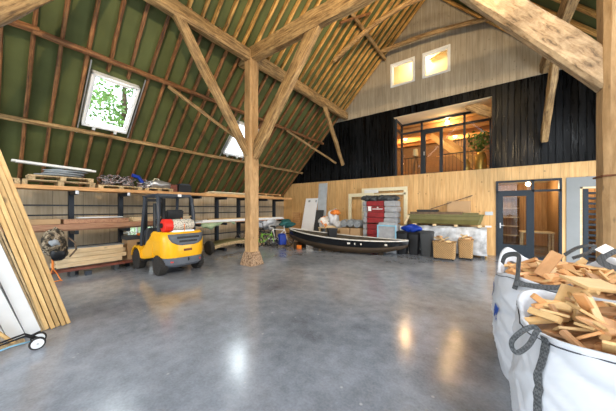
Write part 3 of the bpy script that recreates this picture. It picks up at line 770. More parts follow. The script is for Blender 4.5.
# end cap plates
for y in UY[1:3]: rp('arm_plate', (-7.985, y-.03, 1.95), (-7.965, y+.03, 2.03), 'silver')
board('shelf_board', (-7.99, -.6, 2.075), (-7.99, 9.42, 2.09), .06, .085, 'shelf', rack)
board('shelf_board', (-8.28, -.6, 2.05), (-8.28, 9.42, 2.05), .5, .03, 'shelf', rack)
board('shelf_board', (-8.28, -.6, 1.085), (-8.28, 8.9, 1.085), .56, .03, 'redbrown', rack)

# middle shelf goods
def onebox(name, label, cat, c, d, mat, group=None, rz=0, bevel=.006, ry=0):
    o = MB().box((0, 0, 0), d).build(name, mat, loc=c, bevel=bevel); o.rotation_euler = (0, ry, rz)
    return tag(o, label, cat, group)
def stack_boards(nm, lab, y0_, y1_, x0_, nx, wx, z0_, nz, hz, mat, group, labf, jy=.03):
    for k in range(nz):
        for i in range(nx):
            x = x0_ - i*(wx+.004); z = z0_+hz/2+k*(hz+.006)
            a = y0_+rnd.uniform(-jy, jy); b = y1_+rnd.uniform(-jy, jy)
            o = board(nm, (x-wx/2, a, z), (x-wx/2, b, z), wx, hz, mat)
            tag(o, labf(k, i), lab, group)
stack_boards('timber_beam', 'beam', -.6, 4.3, -7.93, 2, .2, 1.105, 1, .13, 'redbrown', 'red-brown beams on the middle shelf',
             lambda k, i: ['front', 'back'][i]+' red-brown beam lying along the middle shelf behind the forklift')
def carton(label, y0_, y1_, x0_, x1_, z0_, z1_, group=None, mat='carton'):
    e = thing('cardboard_box', label, 'box', ((x0_+x1_)/2, (y0_+y1_)/2, z0_), group=group)
    w_, l_, h_ = x1_-x0_, y1_-y0_, z1_-z0_
    MB().box((0, 0, h_/2), (w_, l_, h_)).build('box_body', mat, e, bevel=.006)
    MB().box((0, 0, h_+.002), (.05, l_*.98, .004)).build('tape', 'pallet', e)
    return e
carton('long flat cardboard box on the middle shelf next to the leaning planks', .15, 1.17, -8.35, -7.97, 1.24, 1.36)
carton('very long flat cardboard box on the middle shelf left of the forklift', 1.22, 2.5, -8.35, -7.97, 1.24, 1.34, mat='redbrown')
onebox('white_sheet_bundle', 'thin white sheets lying on the long flat box of the middle shelf', 'sheets', (-8.2, 1.95, 1.375), (.3, .9, .025), 'white')
stack_boards('lath', 'lath', 2.6, 4.25, -8.0, 3, .07, 1.24, 3, .035, 'lumber', 'laths on the middle shelf behind the forklift',
             lambda k, i: f'{["bottom", "middle", "top"][k]} layer lath in the {["front", "middle", "rear"][i]} row behind the forklift roof')
for k in range(2):
    onebox('white_sheet', ['lower', 'upper'][k]+' long white panel on the middle shelf right of the forklift', 'panel', (-8.22, 6.62+.1*k, 1.125+.045*k), (.46, 4.5-.4*k, .042), 'white', 'long white panels on the middle shelf')
for k in range(3):
    tag(board('lath', (-8.05-.1*k, 4.9+.3*k, 1.21), (-8.05-.1*k, 8.1-.2*k, 1.21), .07, .03, 'plank'), ['front', 'middle', 'rear'][k]+' yellow lath on top of the long white panels', 'lath', 'laths on the white panels')
# film hanging below white panels
fmb = MB(); g = random.Random(9); loops = []
for i in range(15):
    y = 4.6+i*.1; zz = 1.09; dz_ = .1+.12*math.sin(i*.45)+.03*math.sin(i*2)
    loops.append([(-7.97+.01*math.sin(i*3), y, zz), (-7.95+.02*math.sin(i*2+1), y, zz-dz_*.6), (-8.0+.03*math.cos(i*1.5), y, zz-dz_)])
fmb.loft(loops, cap=(False, False), closed=False)
o = fmb.build('plastic_film', 'greentarp', smooth=True); o.modifiers.new('s', 'SOLIDIFY').thickness = .01
tag(o, 'pale green plastic film hanging below the long white panels', 'film')
o = MB().blob((0, 0, 0), (.2, .75, .2), 4, .5, 24, 12).build('crumpled_film', 'clear', loc=(-8.15, 8.0, .92), smooth=True)
tag(o, 'crumpled clear plastic film bundled beneath the white panels near the bicycles', 'film')

# floor level goods under the rack
stack_boards('timber_beam', 'beam', 1.1, 2.4, -7.95, 3, .12, .22, 4, .1, 'lumber', 'pale beams stacked under the rack',
             lambda k, i: f'pale beam, {["bottom", "second", "third", "top"][k]} layer, {["front", "middle", "rear"][i]} row of the stack under the rack', jy=.06)
tag(board('dark_red_plank', (-7.93, .9, .16), (-7.93, 2.6, .16), .22, .05, 'darkred'), 'dark red plank beneath the stack of pale beams', 'plank')
for k, y in enumerate((1.35, 2.2)): onebox('bearer_block', ['left', 'right'][k]+' dark bearer block under the dark red plank', 'block', (-8.0, y, .066), (.3, .09, .13), 'darkgrey', 'bearer blocks under the beams')
onebox('grey_sheet', 'dark grey sheet lying on the stack of pale beams', 'sheet', (-8.13, 1.8, .64), (.34, 1.2, .02), 'greysheet')
onebox('blue_block', 'small blue block on the floor before the pale beams', 'block', (-7.8, 1.62, .05), (.1, .12, .1), 'fkgrey')
e = carton('big brown carton under the rack left of the forklift wheel', 2.5, 3.05, -8.5, -8.06, .1, .72)
onebox('dark_tray', 'dark grey tray on top of the big brown carton', 'tray', (-8.26, 2.72, .775), (.42, .5, .1), 'darkgrey')
onebox('orange_case', 'small orange case on the dark tray behind the forklift', 'case', (-8.12, 2.86, .86), (.14, .2, .06), 'orange')
# low plywood stack right of the forklift
for k in range(4):
    m = MB(); lp = []
    for i in range(13):
        t_ = i/12; y = 4.95+1.75*t_; z = .1+.05*k+.10*math.sin(PI*min(1, t_*1.0))*(.9-.1*k)+.08*t_
        lp.append([(-8.45, y, z), (-7.95+.02*k, y, z), (-7.95+.02*k, y, z+.04), (-8.45, y, z+.04)])
    m.loft(lp)
    tag(m.build('bent_sheet', 'pallet' if k < 3 else 'olive', smooth='auto'), f'bent plywood sheet, {["lowest", "second", "third", "topmost"][k]} of the low stack left of the post', 'sheet', 'bent sheets on the floor by the post')
carton('yellowish box on the floor behind the free-standing post', 6.9, 7.6, -8.45, -8.0, .0, .34, mat='pallet')
carton('small carton behind the right side of the forklift', 4.2, 4.7, -8.45, -8.05, .1, .62)
o = MB().lathe([(.14, -.06), (.22, -.07), (.25, 0), (.22, .07), (.14, .06)], n=20, axis='Y').build('spare_tyre', 'tyre', loc=(-7.75, 4.78, .25), smooth=True)
tag(o, 'black tyre standing on the floor right of the forklift', 'tyre')

# top shelf goods
def pallet(label, loc, L_=1.2, W_=.5, h=.12, group='pallets on the top shelf', mat='pallet', rz=0):
    e = thing('pallet', label, 'pallet', loc, rz, group=group)
    for i in range(3): MB().box((-W_/2+.06+i*(W_-.12)/2, 0, h-.012), (.11, L_, .024)).build('deck_board', mat, e)
    for i in range(3):
        MB().box((0, -L_/2+.06+i*(L_-.12)/2, h/2-.012), (W_, .1, h-.026)).build('block', mat, e)
    return e
Z2 = 2.122
pallet('empty pallet at the near end of the top shelf', (-8.25, .22, Z2), .75)
pallet('lower pallet under the white boards on the top shelf', (-8.25, 1.18, Z2), 1.25)
pallet('upper pallet under the grey foam sheets on the top shelf', (-8.25, 1.22, Z2+.122), 1.1, h=.1)
for k in range(3):
    o = MB().blob((0, 0, 0), (.2, .42-.03*k, .035), 20+k, .25, 18, 8).build('foam_sheet', 'greysheet', loc=(-8.2, 1.2+.06*k, Z2+.26+.055*k), smooth=True)
    tag(o, f'grey crumpled foam sheet, {["lowest", "middle", "topmost"][k]} on the upper pallet', 'sheet', 'grey sheets on the top shelf')
for k in range(2):
    o = MB().box((0, 0, 0), (.17, 1.3, .04)).build('white_board', 'foamwhite', loc=(-8.02-.18*k, 1.15-.05*k, Z2+.44+.035*k), bevel=.004); o.rotation_euler = (-.05, 0, 0)
    tag(o, ['front', 'rear'][k]+' long white board on top of the grey sheets on the shelf', 'board', 'white boards on the top shelf')
pallet('thin pallet carrying cables on the top shelf', (-8.25, 2.35, Z2), 1.0, h=.09)
pallet('thin pallet carrying a silver hood on the top shelf', (-8.25, 3.3, Z2), .8, h=.09)
def cables(label, loc, s, seed, mat='junk'):
    g = random.Random(seed); m = MB()
    for k in range(7):
        c = Vector((g.uniform(-.1, .1), g.uniform(-s*.6, s*.6), .08+g.uniform(0, .1))); r1 = g.uniform(.07, .14)
        tl = Euler((g.uniform(-1, 1), g.uniform(-1, 1), 0)).to_matrix()
        m.tube([c+tl @ Vector((r1*math.cos(a*PI/6), r1*1.4*math.sin(a*PI/6), .01*math.sin(a))) for a in range(12)], .018, 6, closed=True)
    m.blob((0, 0, .07), (.15, s*.9, .08), seed, .4)
    return tag(m.build('cable_coil', mat, loc=loc, smooth=True), label, 'cable')
cables('tangled dark cables and clamps on the left part of the thin pallet', (-8.2, 2.12, Z2+.1), .2, 5)
cables('tangled grey and red hoses on the thin pallet of the top shelf', (-8.2, 2.5, Z2+.1), .2, 6)
cables('heap of dark straps beside the blue tube on the top shelf', (-8.2, 2.95, Z2+.05), .18, 8)
o = MB().tube([(-8.1, 2.62, Z2+.42), (-8.1, 2.78, Z2+.38), (-8.1, 2.88, Z2+.22)], .05, 10).build('blue_tube', 'blue', smooth='auto'); tag(o, 'bright blue tube standing out of the cables on the top shelf', 'tube')
o = MB().blob((0, 0, 0), (.17, .36, .13), 31, .3, 20, 10).build('metal_hood', 'silver', loc=(-8.15, 3.3, Z2+.2), smooth=True); tag(o, 'rounded silver metal hood on the thin pallet of the top shelf', 'hood')
o = MB().tube([(-8.1, 3.15, Z2+.28), (-8.1, 3.2, Z2+.37), (-8.1, 3.3, Z2+.37), (-8.1, 3.36, Z2+.3)], .015, 6).build('cream_hose', 'cream', smooth='auto'); tag(o, 'short cream hose loop on the silver hood', 'hose')
onebox('red_case', 'dark red case beside the silver hood on the top shelf', 'case', (-8.2, 3.75, Z2+.12), (.25, .22, .24), 'darkred')
e = thing('black_crate', 'black crate with a blue top at the middle of the top shelf', 'crate', (-8.2, 4.1, Z2))
MB().box((0, 0, .12), (.3, .42, .24)).build('crate_body', 'black', e, bevel=.01); MB().box((0, 0, .26), (.28, .34, .05)).build('crate_lid', 'fkgrey', e, bevel=.01)
stack_boards('plank', 'plank', 4.7, 8.2, -8.0, 2, .22, Z2, 1, .05, 'pallet', 'planks on the right part of the top shelf', lambda k, i: ['front', 'rear'][i]+' thin plank lying along the right part of the top shelf', jy=.2)
pallet('dark red edged pallet on the top shelf right of the post', (-8.25, 7.7, Z2+.054), 1.9, h=.09, mat='shelf')
tag(board('plank', (-8.1, 5.0, Z2+.08), (-8.1, 6.9, Z2+.08), .24, .03, 'cream'), 'pale plank on top of the planks left of the post', 'plank')

# ------------------------------------------------------------------ camouflage bag on orange stand
e = thing('orange_stand', 'orange steel floor stand beneath the camouflage bag', 'stand', (-7.66, 1.02, 0))
MB().tube([(.08, .10, .02), (0, .05, .16), (0, -.02, .30)], .011, 6).build('leg', 'orange', e)
MB().tube([(.08, -.12, .02), (0, -.06, .16), (0, -.02, .30)], .011, 6).build('leg', 'orange', e)
MB().tube([(.08, -.12, .02), (.08, .12, .02)], .011, 6).build('foot', 'orange', e)
MB().tube([(0, -.02, .28), (0, -.02, .56)], .02, 8).build('column', 'orange', e)
e = thing('camouflage_bag', 'bulging camouflage-pattern bag hanging before the lower rack shelf', 'bag', (-7.62, 1.03, .50)); e.scale = (1, 1, 1.12)
MB().blob((0, 0, .33), (.18, .20, .25), 15, .25, 20, 12).build('bag_body', 'camo', e, smooth=True)
MB().blob((.0, .06, .12), (.14, .15, .15), 16, .3).build('bag_bottom', 'black', e, smooth=True)
MB().blob((.12, -.03, .33), (.08, .10, .07), 17, .35).build('side_pocket', 'greysheet', e, smooth=True)
MB().tube([(.08, .2, .4), (.12, .3, .3), (.12, .32, .16), (.08, .22, .02)], .018, 6).build('strap', 'bark', e, smooth=True)

# ------------------------------------------------------------------ leaning planks, white panels, trolley (left edge)
def lean(name, label, cat, x0_, x1_, yf, thick, L_, tilt, mat, group=None, z=0., rolly=0):
    """sheet whose edge faces +X, leaning towards -Y"""
    m = MB().box((0, 0, 0), (L_, thick, abs(x1_-x0_)))
    o = m.build(name, mat, bevel=.004)
    d = Vector((rolly, -math.sin(tilt), math.cos(tilt))); X_ = d.normalized(); Zx = Vector((1, 0, 0)); Y_ = Zx.cross(X_).normalized(); Zx = X_.cross(Y_)
    R = Matrix((X_, Y_, Zx)).transposed()
    base = Vector(((x0_+x1_)/2, yf, z+.5*thick*math.sin(tilt)+.002))
    o.matrix_basis = Matrix.Translation(base+X_*(L_/2)) @ R.to_4x4()
    return tag(o, label, cat, group)
for k in range(5):
    lean('wooden_plank', f'long yellow plank leaning at the left edge, {["rightmost", "second from the right", "third from the right", "fourth from the right", "fifth from the right", "sixth from the right"][k]} of the bundle', 'plank',
         -4.92, -4.69+.02*(k % 2), .77-.052*k, .042, 3.35-.06*(k % 3), .262-.003*k, 'plank', 'yellow planks leaning at the left')
lean('grey_board', 'thin grey board between the yellow planks and the white panels', 'board', -4.95, -4.68, .535, .018, 3.1, .262, 'pallet')
lean('dark_board', 'weathered dark board behind the yellow planks', 'board', -5.0, -4.67, .512, .02, 2.6, .266, 'pallet')
for k in range(3):
    lean('white_wrapped_panel', ['rightmost', 'middle', 'left'][k]+' thick white wrapped panel leaning at the left edge', 'panel', -4.95, -4.64+.05*k, .44-.135*k, .125, 2.1-.2*k, .275+.02*k, 'foamwhite', 'white wrapped panels')
o = MB().box((0, 0, 0), (.05, .002, .02)).box((.0, 0, .03), (.03, .002, .015)).build('', 'red')
o.name = 'label_mark'
bpy.data.objects.remove(o)
for k in range(5):
    lean('wooden_batten', f'short pale batten leaning before the white panels, {["rightmost", "second from right", "middle", "fourth from right", "leftmost"][k]}', 'batten',
         -4.50, -4.45, .28-.08*k, .03, .62+.05*k, .60, 'plank', 'short battens at the left edge')
onebox('floor_pallet', 'low wooden bearer under the battens at the left edge', 'pallet', (-4.47, .0, .02), (.1, .7, .035), 'pallet')
# trolley
e = thing('hand_trolley', 'hand trolley with black bars and pale wheels at the lower left', 'trolley', (-4.17, .40, 0)); e.scale = (.85, .85, .85)
for i, (dx, dy) in enumerate(((.05, .02), (-.14, .05))):
    wh = MB().lathe([(.062, -.018), (.080, -.014), (.082, 0), (.080, .014), (.062, .018)], c=(dx, dy, .083), n=24, axis='X').build('wheel', 'tyre', e, smooth='auto')
    MB().lathe([(.02, -.024), (.062, -.019), (.062, .019), (.02, .024)], c=(dx, dy, .083), n=20, axis='X').build('hub_cap', 'white', wh, smooth='auto')
MB().tube([(-.18, .04, .083), (.08, .02, .083)], .012, 8).build('axle', 'silver', e)
MB().tube([(-.02, .04, .1), (-.02, -.08, .2), (-.02, -.28, .17), (-.02, -.6, .1), (-.02, -.9, .09)], .013, 8).build('handle_bar', 'black', e, smooth=True)
MB().tube([(-.11, .04, .1), (-.11, -.08, .2), (-.11, -.28, .17), (-.11, -.6, .1), (-.11, -.9, .09)], .013, 8).build('handle_bar', 'black', e, smooth=True)
MB().tube([(.015, .02, .12), (.015, -.2, .13), (.015, -.55, .07)], .010, 8).build('side_bar', 'lightblue', e, smooth=True)
MB().b2((-.16, -.5, .1), (.02, -.45, .13)).build('cross_bar', 'silver', e)

# ------------------------------------------------------------------ forklift (front faces -X)
FK = thing('forklift', 'yellow and grey gas forklift parked before the rack', 'forklift', (-7.0, 3.1, 0), PI)
def rrect(hx, hy, r, cx=0, cy=0, n=6, back=None):
    pts = []
    for qx, qy, a0 in ((1, 1, 0), (-1, 1, PI/2), (-1, -1, PI), (1, -1, 3*PI/2)):
        rr_2 = r if back is None or qx > 0 else back
        for i in range(n+1):
            a = a0+PI/2*i/n; pts.append((cx+qx*(hx-rr_2)+rr_2*math.cos(a), cy+qy*(hy-rr_2)+rr_2*math.sin(a)))
    return pts
def lp(hx, hy, r, cx, z, back=None): return [(p[0], p[1], z) for p in rrect(hx, hy, r, cx, 0, 6, back)]
# counterweight: local -x is the rear
cw = MB().loft([lp(.40, .50, .06, -.62, .42, .3), lp(.42, .52, .06, -.62, .50, .32), lp(.42, .53, .06, -.62, .80, .32), lp(.40, .52, .06, -.61, .97, .3), lp(.36, .48, .06, -.60, 1.03, .27)])
cwo = cw.build('counterweight', 'yellow', FK, smooth='auto')
MB().loft([lp(.30, .40, .05, -.66, .20, .22), lp(.36, .47, .05, -.66, .26, .28), lp(.40, .495, .05, -.625, .425, .3)]).build('lower_counterweight', 'greysteel', FK, smooth='auto')
# rear grille: dark curved inset, D-shape
gr = MB(); lo1 = []
for z, hw in ((.72, .14), (.745, .26), (.80, .36), (.88, .41), (.99, .43)):
    row = []
    for i in range(15):
        y = -hw+2*hw*i/14
        # follow the rounded rear
        ex = max(0, abs(y)-.20); dx = .32-math.sqrt(max(.0, .32**2-min(ex, .3)**2)) if ex > 0 else 0
        row.append((-1.046+dx-(0 if z < .95 else -.015), y, z))
    lo1.append(row)
gr.loft(lo1, cap=(False, False), closed=False)
go = gr.build('rear_grille', 'greysteel', FK, smooth='auto'); sm = go.modifiers.new('s', 'SOLIDIFY'); sm.thickness = .03; sm.offset = 0
for z, hw in ((.815, .22), (.905, .27)): MB().box((-1.068, 0, z), (.012, 2*hw, .05)).build('grille_slot', 'black', go, bevel=.004)
MB().box((-1.045, 0, .60), (.01, .2, .05)).build('logo_plate', 'rust', FK)
MB().tube([(-1.03, -.02, .40), (-1.06, -.02, .36), (-1.03, -.02, .33)], .012, 6).build('tow_pin', 'black', FK)
for s_ in (-1, 1): MB().box((-.97, s_*.34, .33), (.02, .06, .03), (0, 0, -s_*.5)).build('reflector', 'red', FK)
# chassis & hood
MB().b2((-.35, -.36, .22), (.62, .36, .48)).build('chassis', 'fkgrey', FK, bevel=.02)
MB().loft([[(-.38, s1*.44, .45) for s1 in (-1, 1)]+[(.28, .44, .45), (.28, -.44, .45)], [(-.38, -.44, .98), (-.38, .44, .98), (.08, .42, .90), (.08, -.42, .90)]]).build('hood', 'yellow', FK, bevel=.03)
for s_ in (-1, 1):
    # side panel, wheel arch, step and fender
    MB().prism([(-.38, .40), (.36, .26), (.36, .50), (.16, .60), (-.02, .78), (-.38, .98)], 'Y', s_*.42, s_*.53).build('side_panel', 'yellow', FK, bevel=.02)
    MB().b2((.12, s_*.40, .24), (.36, s_*.54, .30)).build('step', 'black', FK, bevel=.01)
    arch = MB(); al = []
    for i in range(9):
        a = math.radians(10+160*i/8); r1, r2 = .30, .35
        al.append([(.60+r1*math.cos(a), s_*.38, .27+r1*math.sin(a)), (.60+r2*math.cos(a), s_*.38, .27+r2*math.sin(a)), (.60+r2*math.cos(a), s_*.56, .27+r2*math.sin(a)), (.60+r1*math.cos(a), s_*.56, .27+r1*math.sin(a))])
    arch.loft(al); arch.build('fender', 'yellow', FK, smooth='auto')
    def wheel(x, y, r, w_):
        wo = MB().lathe([(r*.62, -w_/2), (r*.93, -w_/2), (r, -w_/2+.025), (r, w_/2-.025), (r*.93, w_/2), (r*.62, w_/2)], c=(x, y, r), n=28, axis='Y').build('wheel', 'tyre', FK, smooth='auto')
        MB().lathe([(r*.2, -w_*.42), (r*.58, -w_*.36), (r*.62, -w_*.48), (r*.62, w_*.48), (r*.58, w_*.36), (r*.2, w_*.42)], c=(x, y, r), n=20, axis='Y').build('rim', 'greysteel', wo, smooth='auto')
        t = MB()
        for k in range(22):
            a = 2*PI*k/22; t.box((x+math.cos(a)*r*.995, y, r+math.sin(a)*r*.995), (.02, w_*.9, .03), Euler((0, -a, 0)).to_matrix())
        t.build('tread', 'tyre', wo)
    wheel(-.62, s_*.46, .235, .16); wheel(.60, s_*.47, .26, .18)
# gas bottle lying across on top
gx, gz_ = -.72, 1.19
MB().lathe([(.05, -.12), (.12, -.10), (.145, -.02), (.15, .2), (.145, .42), (.11, .47), (.03, .5)], c=(gx, -.18, gz_), n=24, axis='Y').build('gas_bottle', 'gascyl', FK, smooth='auto')
# local +y = world -y (left in view)
MB().lathe([(.10, .0), (.155, .02), (.155, .2), (.10, .22)], c=(gx, .24, gz_), n=20, axis='Y').build('gas_bottle_collar', 'red', FK, smooth='auto')
MB().lathe([(.04, 0), (.06, .0), (.06, .08), (.04, .08)], c=(gx, .42, gz_), n=12, axis='Y').build('gas_valve', 'black', FK, smooth='auto')
MB().b2((gx-.15, -.25, 1.0), (gx+.15, .3, 1.06)).build('bottle_bracket', 'silver', FK)
MB().tube([(gx-.16, 0, 1.04), (gx-.155, 0, 1.2), (gx, 0, 1.355), (gx+.155, 0, 1.2)], .01, 6).build('bottle_clamp', 'orange', FK)
# overhead guard
rear_x, front_x, top = -.42, .40, 1.94
for s_ in (-1, 1):
    MB().tube([(rear_x-.10, s_*.44, .98), (rear_x-.06, s_*.44, 1.5), (rear_x+.0, s_*.42, 1.85), (rear_x+.10, s_*.41, top)], .044, 8).build('guard_pillar', 'fkgrey', FK, smooth='auto')
    MB().tube([(.52, s_*.45, .52), (.50, s_*.45, .9), (.42, s_*.43, 1.5), (.36, s_*.42, top-.03)], .042, 8).build('guard_pillar', 'fkgrey', FK, smooth='auto')
    MB().tube([(rear_x+.05, s_*.41, top), (front_x+.05, s_*.42, top-.02)], .037, 8).build('guard_rail', 'fkgrey', FK)
rf = MB().b2((rear_x+.02, -.43, top-.035), (rear_x+.08, .43, top+.035)).b2((front_x, -.43, top-.05), (front_x+.06, .43, top+.02)).build('guard_crossbar', 'fkgrey', FK, bevel=.01)
for i in range(6):
    MB().b2((rear_x+.16+.1*i, -.4, top-.02), (rear_x+.19+.1*i, .4, top+.01)).build('roof_bar', 'fkgrey', FK)
MB().box((rear_x+.0, -.1, top+.0), (.03, .09, .07)).build('rear_lamp', 'white', FK, bevel=.006)
# mast
for s_ in (-1, 1):
    MB().b2((.80, s_*.24-.04, .08), (.90, s_*.24+.04, 1.90)).build('mast_rail', 'black', FK, bevel=.004)
    MB().b2((.955, s_*.3-.05, .05), (1.0, s_*.3+.05, .55)).build('fork_shank', 'black', FK)
    MB().b2((.955, s_*.3-.05, .05), (1.5, s_*.3+.05, .09)).build('fork', 'black', FK)
for z in (.3, 1.8): MB().b2((.82, -.2, z), (.88, .2, z+.08)).build('mast_crossbar', 'black', FK)
MB().tube([(.84, 0, .2), (.84, 0, 1.75)], .045, 10).build('lift_cylinder', 'darkgrey', FK)
MB().b2((.91, -.42, .3), (.95, .42, .36)).b2((.91, -.42, .6), (.95, .42, .66)).build('fork_carriage', 'black', FK)
# seat, wheel, dash
MB().loft([lp(.22, .23, .08, -.1, .98), lp(.24, .25, .08, -.1, 1.05), lp(.22, .23, .08, -.1, 1.10)]).build('seat_cushion', 'black', FK, smooth='auto')
MB().box((-.33, 0, 1.32), (.10, .44, .50), (0, -.18, 0)).build('seat_backrest', 'black', FK, bevel=.03)
MB().loft([lp(.12, .40, .05, .58, .45), lp(.09, .36, .05, .6, .95), lp(.06, .30, .04, .58, 1.06)]).build('dashboard', 'fkgrey', FK, smooth='auto')
tl = Euler((0, -.6, 0)).to_matrix()
MB().tube([Vector((.36, 0, 1.22))+tl @ Vector((.16*math.cos(a*PI/8), .16*math.sin(a*PI/8), 0)) for a in range(16)], .014, 6, closed=True).tube([(.36, 0, 1.22), (.52, 0, 1.02)], .02, 6).box((.36, 0, 1.22), (.3, .03, .015), tl).build('steering_wheel', 'black', FK, smooth='auto')
MB().tube([(.45, .18, 1.0), (.42, .2, 1.15)], .01, 6).tube([(.45, .24, 1.0), (.42, .26, 1.14)], .01, 6).build('lever', 'black', FK)
MB().b2((-.2, -.4, .46), (.55, .4, .5)).build('floor_plate', 'black', FK)

# ------------------------------------------------------------------ bikes and trailer
def bicycle(label, loc, rz, fmat, tyre='tyre', s=1.):
    e = thing('bicycle', label, 'bicycle', loc, rz, group='bicycles under the end of the rack')
    for k, x in ((0, -.5*s), (1, .5*s)):
        w_ = MB().tube([(x+.3*s*math.cos(a*PI/12), 0, .31*s+.3*s*math.sin(a*PI/12)) for a in range(24)], .022, 6, closed=True).build('wheel', tyre, e, smooth=True)
        sp = MB()
        for a in range(12): sp.tube([(x, 0, .31*s), (x+.29*s*math.cos(a*PI/6), 0, .31*s+.29*s*math.sin(a*PI/6))], .003, 3)
        sp.build('spokes', 'silver', w_)
    fr_ = MB()
    A, B_, C_, D_ = (-.5*s, 0, .31*s), (-.15*s, 0, .3*s), (-.25*s, 0, .8*s), (.35*s, 0, .78*s)
    for p, q in ((A, B_), (A, C_), (B_, C_), (C_, D_), (B_, D_), (D_, (.5*s, 0, .31*s)), (D_, (.32*s, 0, .98*s)), (C_, (-.28*s, 0, .92*s))): fr_.tube([p, q], .018, 6)
    fr_.build('frame', fmat, e)
    MB().blob((-.29*s, 0, .94*s), (.12, .07, .035), 3, .1).build('saddle', 'black', e, smooth=True)
    MB().tube([(.25*s, -.27, 1.0*s), (.33*s, -.1, .99*s), (.33*s, .1, .99*s), (.25*s, .27, 1.0*s)], .013, 6).build('handlebar', 'black', e, smooth=True)
    return e
bicycle('dark bicycle standing nearest the free-standing post', (-7.85, 6.9, 0), 1.0, 'black')
bicycle('small lime green bicycle standing among the bikes', (-7.55, 7.25, 0), .75, 'lime', 'tyre', .66)
bicycle('white framed bicycle beside the blue trailer', (-7.35, 7.75, 0), .35, 'white', s=.88)
o = MB().blob((0, 0, 0), (.28, .4, .16), 34, .4, 20, 10).build('teal_cover', 'turq', loc=(-7.6, 8.6, .9), smooth=True); tag(o, 'dark teal cover lying on the goods behind the blue trailer', 'cover')
e = thing('bike_trailer', 'blue fabric child trailer standing at the left tip of the boat', 'trailer', (-7.08, 7.7, 0), -.5); e.scale = (.72, .72, .8)
MB().loft([lp(.28, .2, .08, 0, .12), lp(.3, .22, .08, 0, .3), lp(.2, .2, .07, .03, .62), lp(.12, .16, .05, .03, .68)]).build('fabric_body', 'blue', e, smooth='auto')
MB().box((-.05, -.21, .42), (.26, .02, .2), (-.1, 0, 0)).build('window_flap', 'greywrap', e, bevel=.008)
for s_ in (-1, 1):
    MB().tube([(0+.17*math.cos(a*PI/8), s_*.28, .18+.17*math.sin(a*PI/8)) for a in range(16)], .02, 6, closed=True).build('wheel', 'tyre', e, smooth=True)
MB().tube([(.28, 0, .15), (.6, -.1, .2)], .015, 6).build('tow_bar', 'black', e)

# ------------------------------------------------------------------ boat
bt = thing('rowing_boat', 'long black wooden boat lying on blocks along the back wall', 'boat', (-4.4, 8.12, 0))
P0, P1 = Vector((-6.72, 7.78)), Vector((-2.16, 8.46))
ax = (P1-P0).normalized(); nx_ = Vector((-ax.y, ax.x)); Lb = (P1-P0).length
def bsec(t):
    s_ = math.sin(PI*min(1, max(0, t)))**.62
    hw = .60*s_ + .012
    sheer = .50 + .27*(1-t)**2.4*1.0 + .03*t**3 - .02*s_
    keel = .05 + .40*(1-t)**4.5 + .28*t**7
    c = P0+ax*(Lb*t)
    return c, hw, sheer, keel
def bpt(c, off, z): p = c+nx_*off; return (p.x+4.4, p.y-8.12, z)
nst = 26; outer = []; lower = []; inner = []; rails = [[], []]
for i in range(nst+1):
    t = i/nst; c, hw, sh, ke = bsec(t); mid = ke+(sh-ke)*.45
    low = [bpt(c, -hw*.80, mid), bpt(c, -hw*.74, ke+(mid-ke)*.35), bpt(c, -hw*.6, ke), bpt(c, hw*.6, ke), bpt(c, hw*.74, ke+(mid-ke)*.35), bpt(c, hw*.80, mid)]
    lower.append(low)
    outer.append([bpt(c, -hw, sh), bpt(c, -hw*.93, mid+(sh-mid)*.5), bpt(c, -hw*.80, mid), bpt(c, -hw*.76, mid+.002), bpt(c, -hw*.89, mid+(sh-mid)*.5), bpt(c, -hw*.96, sh)])
    inner.append([bpt(c, -hw*.95, sh-.01), bpt(c, -hw*.7, mid), bpt(c, -hw*.35, ke+.03), bpt(c, hw*.35, ke+.03), bpt(c, hw*.7, mid), bpt(c, hw*.95, sh-.01)])
    rails[0].append(bpt(c, -hw, sh+.012)); rails[1].append(bpt(c, hw, sh+.012))
MB().loft(outer).build('hull_side', 'boat', bt, smooth='auto')
MB().loft([[(p[0], p[1], p[2]) for p in [bpt(bsec(i/nst)[0], bsec(i/nst)[1]*k, z_) for k, z_ in ((1, bsec(i/nst)[2]), (.93, (bsec(i/nst)[2]*.72+bsec(i/nst)[3]*.28)), (.80, bsec(i/nst)[3]+(bsec(i/nst)[2]-bsec(i/nst)[3])*.45), (.76, bsec(i/nst)[3]+(bsec(i/nst)[2]-bsec(i/nst)[3])*.452), (.89, bsec(i/nst)[2]*.72+bsec(i/nst)[3]*.28), (.96, bsec(i/nst)[2]))]] for i in range(nst+1)]).build('hull_side', 'boat', bt, smooth='auto')
MB().loft(lower, closed=False, cap=(False, False)).build('hull_bottom', 'boatwood', bt, smooth='auto').modifiers.new('s', 'SOLIDIFY').thickness = .015
MB().loft(inner, closed=False, cap=(False, False)).build('hull_inside', 'boatin', bt, smooth='auto')
for r_ in rails: MB().tube(r_, .022, 8).build('gunwale', 'rail', bt, smooth=True)
for t in (.25, .5, .74):
    c, hw, sh, ke = bsec(t); a_ = bpt(c, -hw*.86, sh-.1); b_ = bpt(c, hw*.86, sh-.1)
    MB().bar(a_, b_, .2, .03).build('thwart', 'boatin', bt)
c, hw, sh, ke = bsec(.62)
for tt, l_ in ((.60, .1), (.645, .04), (.69, .04), (.86, .08)):
    c, hw, sh, ke = bsec(tt); p = bpt(c, -hw*.97-.008, sh-.11)
    MB().box(p, (l_, .012, .055), (0, 0, math.atan2(ax.y, ax.x)+.02)).build('painted_mark', 'rail', bt)
for k, t in enumerate((.12, .5, .8)):
    c, hw, sh, ke = bsec(t)
    onebox('boat_block', ['small orange block supporting the bow of the boat', 'block under the middle of the boat', 'small block under the right end of the boat'][k], 'block', (c.x+.05, c.y-.05 if k else c.y-.18, max(.04, (ke-.01)/2) if k else .07), (.16, .14, max(.08, ke-.02) if k else .14), 'orange' if k == 0 else 'boatwood')
